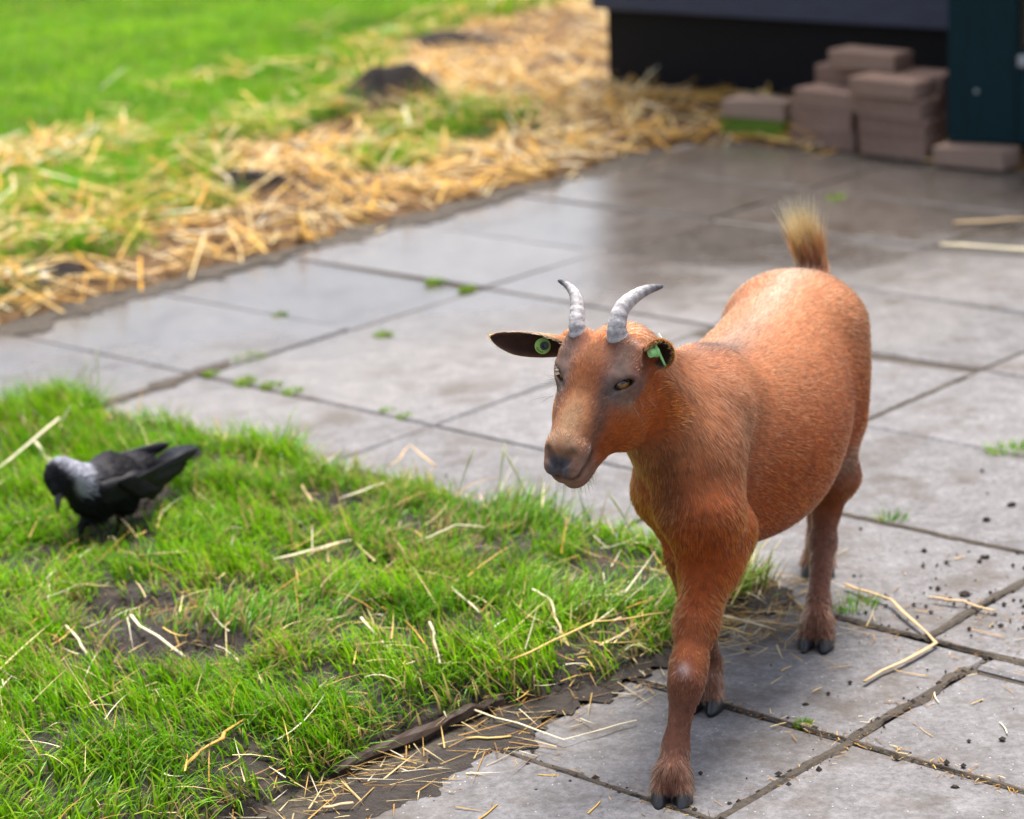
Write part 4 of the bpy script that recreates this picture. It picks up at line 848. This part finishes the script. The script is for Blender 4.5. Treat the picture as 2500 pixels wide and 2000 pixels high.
hw2 = head_w(p); hcol = coat_col(p, nn) * (.70 - .2 * hw2 + (.6 + .5 * hw2) * rng.random(NS))[:, None]; dk = rng.random(NS) < .16 + .12 * hw2; hcol[dk] *= .30; lk_ = near_ * 0.6180339 % 1; hcol *= np.where(lk_ < .26 * (1 - .6 * head_w(p)), .34, .88 + .3 * lk_)[:, None]; lt = rng.random(NS) < np.where(tl_, .0, .12 - .08 * hw2); hcol[lt] = hcol[lt] * .6 + np.array([.55, .34, .20]) * .4
rr = (.00016 + .00007 * rng.random(NS))[:, None] * np.array([1, .95, .75, .25]); rr *= (.85 + .15 * sstep(.004, .012, L) + .35 * sstep(.2, .1, p[:, 2]))[:, None]
hair_object('coat', S, rr, hcol, M['hair'], goat, GO)
# whiskers, lashes and chin hairs
wp, wn_, wd, wl_ = [], [], [], []
for k in range(70):
    s_ = rng.uniform(-.02, .02); a_ = rng.uniform(.118, .148); p_ = Hp(a_, s_, -.070 + abs(s_) * .25); wp.append(p_); wd.append(HD[1] * .5 - HD[3] * .6 + HD[2] * s_ * 22 + np.array([0, 0, -.4])); wl_.append(rng.uniform(.008, .020))
for sd_ in (1, -1):
    c_, E_, Tv, Vv = eye_frame(sd_)
    for k in range(34): t_ = rng.uniform(-1, 1); wp.append(c_ + E_ * .0115 + Tv * .0085 * t_ + Vv * .0058 * (1 - .5 * t_ * t_)); wd.append(E_ * 1.0 - Vv * .25 + Tv * t_ * .4 + HD[2] * sd_ * .3); wl_.append(rng.uniform(.006, .012))
    for k in range(8): wp.append(Hp(.03 + .03 * rng.random(), sd_ * .048, -.035)); wd.append(HD[2] * sd_ + HD[1] * .3 + rng.normal(0, .2, 3)); wl_.append(rng.uniform(.015, .03))
wp = np.array(wp); wd = np.array(wd); wd /= np.linalg.norm(wd, axis=1, keepdims=True); wl_ = np.array(wl_); Sw = grow(wp, wd * 0, wd, wl_, np.zeros(len(wp)), rng.normal(0, .15, (len(wp), 3)))
wc = np.tile(np.array([.85, .80, .70]), (len(wp), 1)); wc[70:] = (.10, .07, .05); hair_object('whiskers', Sw, np.tile(np.array([.00022, .0002, .00015, .00005]), (len(wp), 1)), wc, M['hair'], goat, GO)

def smooth_path(keys, n):
    K = np.array(keys, float); t = np.linspace(0, 1, len(K)); T = np.linspace(0, 1, n); return np.stack([spl(T, t, K[:, j]) for j in range(3)], 1)
HORN = {1: [(-.001, .0175, .000), (-.008, .0165, .013), (-.0265, .0165, .0217), (-.047, .021, .018), (-.066, .028, .009), (-.082, .034, -.005)],
        -1: [(.004, -.028, -.002), (-.0068, -.0315, .0113), (-.0252, -.0375, .017), (-.0387, -.0455, .0214), (-.0465, -.0575, .0245), (-.050, -.069, .024)]}
for sd_, keys in HORN.items():
    n_ = 44; K = smooth_path([Hp(*k) for k in keys], n_); t = np.linspace(0, 1, n_); r = (.0150 * (1 - t) ** .75 + .0018 * t) * (1 + .05 * np.sin(t * 75) * (1 - t)) * (1.0 if sd_ > 0 else .86)
    Vh, Qh, Th = tube(K, r, 16, .80, HD[2]); tt = np.concatenate([np.repeat(t, 16), [0, 1]])
    cv = np.array([.50, .475, .47])[None] * (1 - sstep(.55, .95, tt))[:, None] + np.array([.10, .10, .115])[None] * sstep(.55, .95, tt)[:, None]; cv *= (.85 + .3 * (np.sin(tt * 75) > .2))[:, None] * .9
    mesh_ob('horn', Vh, [Qh, Th], M['horn'], goat, {'vcol': cv}, True, origin=K[0])
# ears: cupped leaves of two skins
ear_in = simple('ear_inside', (.060, .022, .014), .75, .2, .5, 60)
def ear(path, open_dir, width, cup, cone_=False):
    n_ = 22; m_ = 15; K = smooth_path(path, n_); T = np.gradient(K, axis=0); T /= np.linalg.norm(T, axis=1, keepdims=True); Vs = []; Cs = []; t = np.linspace(0, 1, n_)
    for layer in (0, 1):
        for i in range(n_):
            o_ = np.asarray(open_dir[i] if np.ndim(open_dir) == 2 else open_dir, float); o_ = o_ - (o_ @ T[i]) * T[i]; o_ /= np.linalg.norm(o_); b_ = np.cross(T[i], o_)
            w_ = width * (np.sin(np.pi * (.14 + .86 * t[i]) ** .72) ** .62 if t[i] < 1 else 0) * .5 + .0012; an = cup * (1 - .55 * t[i])
            if cone_: an = cup * (.75 + .25 * t[i]); w_ = width * .5 * (.50 + .62 * t[i] ** .8) * (1 if t[i] < .97 else .95)
            for j in range(m_):
                x_ = -1 + 2 * j / (m_ - 1); ang = x_ * an; rr_ = w_ / math.sin(min(an, 1.45)); off = rr_ * (1 - math.cos(ang)) if an > .05 else 0
                th = .0016 * (1 - .75 * abs(x_) ** 4) * (1 if layer == 0 else -1)
                nd = math.cos(ang) * o_ - math.sin(ang) * b_
                Vs.append(K[i] + b_ * rr_ * math.sin(ang) + o_ * (off - rr_ * (1 - math.cos(an)) * .55) + nd * th)
    Vs = np.array(Vs); Qs = []; q0 = n_ * m_
    for i in range(n_ - 1):
        for j in range(m_ - 1):
            a_ = i * m_ + j; Qs.append([a_, a_ + 1, a_ + m_ + 1, a_ + m_]); Qs.append([q0 + a_ + m_, q0 + a_ + m_ + 1, q0 + a_ + 1, q0 + a_])
        for j, fl in ((0, 0), (m_ - 1, 1)):
            a_ = i * m_ + j; e_ = [a_, a_ + m_, q0 + a_ + m_, q0 + a_]; Qs.append(e_ if not fl else e_[::-1])
    for j in range(m_ - 1): a_ = (n_ - 1) * m_ + j; Qs.append([a_, a_ + 1, q0 + a_ + 1, q0 + a_])
    Qs = np.array(Qs); inner = np.zeros(len(Vs), bool); inner[:q0] = True; xx = np.tile(np.linspace(-1, 1, m_), 2 * n_); rim = np.abs(xx) ** 6
    C = np.where(inner[:, None], np.array([.065, .024, .014]), np.array([.46, .155, .035])); C = C + (np.array([.33, .17, .10]) - C) * (rim * .8)[:, None]
    o = mesh_ob('ear', Vs, [Qs], M['skin'], goat, {'vcol': C}, True, origin=K[0]); 
    N_ = vnormals(Vs, Qs); keep = Qs[:, 0] >= 0; pe, ne = sample(Vs, Qs, N_, 5200, np.ones(len(Qs)))
    k_ = np.argmin(((pe[:, None] - K[None]) ** 2).sum(2), 1); De = T[k_] + rng.normal(0, .16, pe.shape); De = De - np.sum(De * ne, 1)[:, None] * ne; De /= np.linalg.norm(De, axis=1, keepdims=True)
    near = np.array([np.argmin(((Vs - q) ** 2).sum(1)) for q in pe]); ce = C[near] * (.7 + .6 * rng.random(len(pe)))[:, None]; Le = np.where(inner[near], .0035, .006) * (.6 + .7 * rng.random(len(pe)))
    Se = grow(pe, ne, De, Le, .25 + 0 * Le, rng.normal(0, .08, pe.shape)); hair_object('ear_hair', Se, np.tile(np.array([.0002, .00018, .00014, .00005]), (len(pe), 1)), ce, M['hair'], o, np.array(o.location) + GO, (0, 0, 0))
    return o, K, T
VIEW = -W_
earR, KR, TR = ear([Hp(-.004, -.040, -.024), Hp(.000, -.062, -.022), Hp(.0068, -.0865, -.0171), Hp(.0148, -.1087, -.010), Hp(.0197, -.1305, .001)], np.array([VIEW * (.45 + .5 * q) + np.array([0, 0, -.95 + .75 * q]) for q in np.linspace(0, 1, 22)]), .040, 1.15)
CL = Hp(-.006, .044, -.020); earL, KL, TL = ear([CL, CL + VIEW * .012 + R_ * .005, CL + VIEW * .024 + R_ * .009 - U_ * .001, CL + VIEW * .034 + R_ * .012 - U_ * .002], -R_ * .62 - U_ * .50 + VIEW * .1, .030, 2.25, True)
tag_m = simple('lime_plastic', (.36, .58, .10), .4, .5, .12, 30); tagp = simple('pale_green_plastic', (.30, .62, .22), .4, .5, .12, 30); blk = simple('black_plastic', (.010, .010, .013), .3)
def disc(c, ax, r, h, n=24):
    ax = np.asarray(ax, float) / np.linalg.norm(ax); return tube([c, c + ax * h * .15, c + ax * h * .85, c + ax * h], [r * .94, r, r, r * .94], n, 1.0, (0.3, .1, .95))
def part(name, VQT, mat, par, smooth=False):
    V, Q, T = VQT; o0 = V.mean(0); o = bpy.data.objects.new(name, raw_mesh(name, V - o0, [Q, T], mat, None, smooth)); link(o, par); w = np.array(par.location) + (GO if par is not goat else 0); o.location = o0 - w; return o
c_ = KR[9] + VIEW * .0035 - np.array([0, 0, .0035]); ax = VIEW * .9 + np.array([.18, 0, .05]); ax /= np.linalg.norm(ax)
tg = part('ear_tag', disc(c_, ax, .0092, .0022), tag_m, earR); part('tag_button', disc(c_ + ax * .002 + R_ * .0012, ax, .0048, .004), blk, earR); part('tag_pin', disc(c_ + ax * .005 + R_ * .0014, ax, .0026, .005), blk, earR)
bx_ = np.cross(ax, U_); bx_ /= np.linalg.norm(bx_); by_ = np.cross(bx_, ax); by_ = by_ if by_ @ U_ > 0 else -by_
marks = []
for q in (198, 214, 230, 246, 262):                                   # the printed characters along the rim, too small to read
    a_ = math.radians(q); d_ = bx_ * math.cos(a_) * (1 if bx_ @ R_ > 0 else -1) + by_ * math.sin(a_); p0 = c_ + ax * .00235; marks.append(tube([p0 + d_ * .0062, p0 + d_ * .0072, p0 + d_ * .0083], [.00042, .0005, .00042], 5, 1.0, ax))
part('tag_print', merge(marks), blk, earR)
c_ = KL[16] + VIEW * .001 + U_ * .002 - R_ * .001; ax = -R_ * .86 + VIEW * .42 - U_ * .22; ax /= np.linalg.norm(ax)
part('ear_tag', disc(c_, ax, .0060, .0035), tagp, earL); part('tag_button', disc(c_ + ax * .003, ax, .0050, .0075), tagp, earL)
pl_ = U_ * .86 - R_ * .42 + VIEW * .1; pl_ /= np.linalg.norm(pl_)
part('tag_plate', tube([c_ + pl_ * .008 - ax * .001, c_ - pl_ * .004 - ax * .001, c_ - pl_ * .020 - ax * .001], [.0016, .0017, .0012], 6, 3.2, VIEW), tagp, earL)
part('tag_back', tube([KL[13] + U_ * .0125 + R_ * .006 - VIEW * .004, KL[13] + U_ * .0175 + R_ * .003 - VIEW * .004, KL[13] + U_ * .0215 + R_ * .001 - VIEW * .004], [.0024, .0026, .0020], 6, .5, VIEW), simple('white_plastic', (.75, .80, .68), .4), earL)
# eyes
def eye_material():
    m, n, l, b = mat_new('goat_eye'); tc = n.new('ShaderNodeTexCoord'); sp = n.new('ShaderNodeSeparateXYZ'); l.new(tc.outputs['Object'], sp.inputs[0])
    r = mathn(n, l, 'SQRT', mathn(n, l, 'ADD', mathn(n, l, 'POWER', sp.outputs['X'], 2.0), mathn(n, l, 'POWER', sp.outputs['Y'], 2.0)))
    rr_ = ramp(n, [(.0, (.33, .15, .028)), (.45, (.27, .115, .02)), (.62, (.08, .04, .015)), (.68, (.02, .014, .012))]); l.new(mathn(n, l, 'DIVIDE', r, EYR), rr_.inputs[0])
    ex = mathn(n, l, 'LESS_THAN', mathn(n, l, 'ADD', mathn(n, l, 'POWER', mathn(n, l, 'DIVIDE', sp.outputs['X'], .0052), 4.0), mathn(n, l, 'POWER', mathn(n, l, 'DIVIDE', mathn(n, l, 'ADD', sp.outputs['Y'], -.0018), .0030), 4.0)), 1.0)
    l.new(mixc(n, l, ex, rr_.outputs[0], (.008, .006, .006)), b.inputs['Base Color']); b.inputs['Roughness'].default_value = .06; b.inputs['Coat Weight'].default_value = 0.35; b.inputs['Coat Roughness'].default_value = .03; return m
eyem = eye_material()
for sd_ in (1, -1):
    c_, E_, Tv, Vv = eye_frame(sd_); Vp, Qp, Tp = sphere((0, 0, 0), EYR, 28, 18); Rm = Matrix((Tv, Vv, E_)).transposed() if np.dot(np.cross(Tv, Vv), E_) > 0 else Matrix((-Tv, Vv, E_)).transposed()
    o = bpy.data.objects.new('eye', raw_mesh('eye', Vp, [Qp, Tp], eyem, None, True)); link(o, goat); o.matrix_local = Matrix.Translation(Vector(c_ - GO)) @ Rm.to_4x4()
# hooves: two claws to a foot
for key, toe in TOES:
    p_ = LEG[key][-1]; t_, s_ = hoof_axes(toe)
    for e_ in (1, -1):
        rows = []; cx = np.array([p_[0], p_[1], 0.]) + t_ * .012 + s_ * e_ * .0122
        for z_, lf, lb, w_ in ((0.0, .0260, .0170, .0112), (.005, .0245, .0170, .0112), (.012, .0205, .0155, .0106), (.020, .0140, .0120, .0088)):
            for j in range(12):
                a_ = 2 * math.pi * j / 12; ca, sa = math.cos(a_), math.sin(a_); fx = (lf if ca > 0 else lb) * ca; wy = w_ * sa * (1 - .30 * max(ca, 0)); rows.append(cx + t_ * (fx - z_ * .25) + s_ * (wy + e_ * .0004) + np.array([0, 0, z_ + .0005]))
        Vh = np.array(rows); Qh = [[i * 12 + j, i * 12 + (j + 1) % 12, (i + 1) * 12 + (j + 1) % 12, (i + 1) * 12 + j] for i in range(3) for j in range(12)]
        Vh = np.vstack([Vh, Vh[:12].mean(0), Vh[36:].mean(0)]); Th = [[48, (j + 1) % 12, j] for j in range(12)] + [[49, 36 + j, 36 + (j + 1) % 12] for j in range(12)]
        mesh_ob('hoof', Vh, [np.array(Qh), np.array(Th)], M['hoof'], goat, None, True, origin=cx)
# ---------------------------------------------------------------- jackdaw
BF = np.array([-.626, -.780, 0.]); BL = np.array([.780, -.626, 0.]); BO = np.array([-.625, 3.435, .020])
bird = setp(empty('jackdaw', BO), 'black jackdaw with grey nape bending down in the grass', 'bird')
Fb = Field((-.74, 3.30, .0), (-.46, 3.64, .19), .0022)
chain(Fb, [(-.632, 3.424, .090), (-.608, 3.455, .090), (-.575, 3.497, .088), (-.552, 3.527, .086)], [.034, .040, .030, .017], .02)
chain(Fb, [(-.640, 3.418, .104), (-.667, 3.398, .127)], [.030, .0250], .014); cone(Fb, (-.667, 3.390, .120), (-.669, 3.378, .112), .020, .012, .01)
BLEG = [((-.628, 3.428, .058), (-.652, 3.432, .035), (-.655, 3.418, .018)), ((-.590, 3.455, .058), (-.598, 3.462, .036), (-.602, 3.446, .018))]
for a_, b_, c_ in BLEG: chain(Fb, [a_, b_, c_], [.016, .0050, .0034], .008); [cone(Fb, c_, np.array(c_) + np.array([math.cos(q), math.sin(q), 0]) * (.020 if q != 1.0 else .013) - np.array([0, 0, .003]), .0028, .0018, .003) for q in (-2.6, -2.1, -1.6, 1.0)]
BP, BQ = nets(Fb); BP = relax(BP, BQ, 2); BNn = vnormals(BP, BQ)
def bird_col(P):
    c = np.tile(np.array([.006, .006, .008]), (len(P), 1)); q = P - np.array([-.667, 3.398, .125]); r = np.linalg.norm(q, axis=1); fw = q @ BF
    nape = sstep(.054, .038, r) * sstep(.013, -.001, fw - .45 * (q[:, 2] - .002)) * (P[:, 2] > .095); c = lerpc(c, (.36, .36, .42), nape * (.6 + .5 * fbm(P[:, 0] * 150, P[:, 2] * 90, 7)))
    c = lerpc(c, (.020, .018, .021), sstep(.100, .125, P[:, 2]) * (r > .045) * .8); return c
mesh_ob('body', BP, [BQ], M['skin'], bird, {'vcol': bird_col(BP)}, True, origin=BO)
pb, nb_ = sample(BP, BQ, BNn, 12000, np.where(BP[BQ[:, 0], 2] > .045, 1.0, 0.0)); db = -BF * .95 - np.array([0, 0, .35]) + rng.normal(0, .10, pb.shape); db = db - np.sum(db * nb_, 1)[:, None] * nb_; db /= np.linalg.norm(db, axis=1, keepdims=True)
hw_ = np.linalg.norm(pb - np.array([-.667, 3.398, .125]), axis=1) < .045; Lb = np.where(hw_, .009, .017) * (.7 + .6 * rng.random(len(pb)))
hair_object('plumage', grow(pb, nb_, db, Lb, .22 + 0 * Lb, rng.normal(0, .06, pb.shape)), np.tile(np.array([.0007, .0008, .0006, .0002]), (len(pb), 1)), bird_col(pb) * (.6 + .8 * rng.random(len(pb)))[:, None], M['plume'], bird, BO)
fea_m = simple('black_feather', (.006, .006, .009), .4, .2, .45, 150); fea_l = simple('sooty_feather', (.009, .0085, .0105), .5, .12, .45, 150)
def feather(p0, p1, side, w, mat, par, sag=.0, name='feather'):
    n_ = 9; t = np.linspace(0, 1, n_); p0 = np.asarray(p0, float); p1 = np.asarray(p1, float); ax = p1 - p0; s_ = np.asarray(side, float); s_ = s_ - (s_ @ ax) * ax / (ax @ ax); s_ /= np.linalg.norm(s_); nn_ = np.cross(ax / np.linalg.norm(ax), s_)
    P = p0 + t[:, None] * ax + nn_ * (sag * np.sin(t * np.pi))[:, None]; ww = w * np.minimum(1, .55 + 1.2 * t) * np.sqrt(np.clip(1 - t ** 5, 0, 1)); V = []
    for i in range(n_):
        for x_, h_ in ((-1, 0), (-.5, .5), (0, .75), (.5, .5), (1, 0)): V.append(P[i] + s_ * x_ * ww[i] * .5 + nn_ * (h_ * w * .12 + .0006))
        for x_, h_ in ((1, 0), (0, .75), (-1, 0)): V.append(P[i] + s_ * x_ * ww[i] * .5 + nn_ * (h_ * w * .12 - .0006))
    Q = [[i * 8 + j, i * 8 + (j + 1) % 8, (i + 1) * 8 + (j + 1) % 8, (i + 1) * 8 + j] for i in range(n_ - 1) for j in range(8)]
    V = np.array(V); o = bpy.data.objects.new(name, raw_mesh(name, V - p0, [np.array(Q)], mat, None, True)); link(o, par); o.location = p0 - np.array(par.location) - (BO if par is not bird else 0); return o
up_ = np.array([0, 0, 1.])
for sd_ in (1, -1):
    sh = np.array([-.634, 3.424, .112]) + BL * .020 * sd_; Fw = Field(np.array([-.74, 3.30, .02]), np.array([-.46, 3.64, .17]), .0026)
    chain(Fw, [sh + BL * sd_ * .012 - up_ * .012, sh - BF * .05 + BL * sd_ * .018 - up_ * .014, sh - BF * .095 + BL * sd_ * .008 - up_ * .016], [.013, .015, .008], .012); chain(Fw, [sh + BL * sd_ * .016 - up_ * .030, sh - BF * .06 + BL * sd_ * .020 - up_ * .030], [.008, .009], .012)
    WP, WQ = nets(Fw); wing = bpy.data.objects.new('wing', raw_mesh('wing', WP - sh, [WQ], fea_l, None, True)); link(wing, bird); wing.location = sh - BO
    for k in range(9):
        a_ = sh - BF * (.045 + .004 * k) + BL * sd_ * (.034 - .0012 * k) - up_ * (.008 + .0045 * k); b_ = sh - BF * (.105 + .0125 * (8 - k) + .004 * rng.normal()) + BL * sd_ * (.010 + .004 * k * .3) - up_ * (.010 + .0045 * k - .003 * (8 - k) * .2)
        feather(a_, b_, up_ * 1.0 + BL * sd_ * .3, .017, fea_m, wing, .002 * sd_)
    for k in range(7):
        a_ = sh - BF * (.012 + .006 * k) + BL * sd_ * .031 - up_ * (.004 + .005 * k); feather(a_, a_ - BF * .045 - up_ * .004, up_ + BL * sd_ * .4, .016, fea_l, wing, .001 * sd_)
tb = np.array([-.556, 3.522, .088])
for k in range(8):
    x_ = (k - 3.5) / 3.5; feather(tb + BL * x_ * .008, tb - BF * (.098 - .012 * x_ * x_) + BL * x_ * .030 + up_ * (.016 - .005 * abs(x_)), BL + up_ * .05 * x_, .017, fea_m, bird, .0, 'tail_feather')
bk = np.array([-.668, 3.378, .113]); bt = np.array([-.669, 3.352, .084]); blk2 = simple('black_beak', (.012, .012, .013), .3, .5, .2)
Vb_, Qb_, Tb_ = tube([bk + BF * -.006 + up_ * .004, bk, bk * .5 + bt * .5 + BF * .002, bt], [.0085, .0075, .0052, .0010], 10, .8); mesh_ob('beak', Vb_, [Qb_, Tb_], blk2, bird, None, True, origin=bk)
em = simple('pale_eye', (.55, .58, .62), .1, .6, .1)
for sd_ in (1, -1):
    ce = np.array([-.667, 3.398, .125]) + BF * .013 + BL * sd_ * .0185 - up_ * .001; mesh_ob('eye', *(lambda s: (s[0], [s[1], s[2]]))(sphere(ce, .0042, 10, 8)), em, bird, None, True, origin=ce); pc = ce + BL * sd_ * .0028 + BF * .001; mesh_ob('pupil', *(lambda s: (s[0], [s[1], s[2]]))(sphere(pc, .0022, 8, 6)), blk2, bird, None, True, origin=pc)
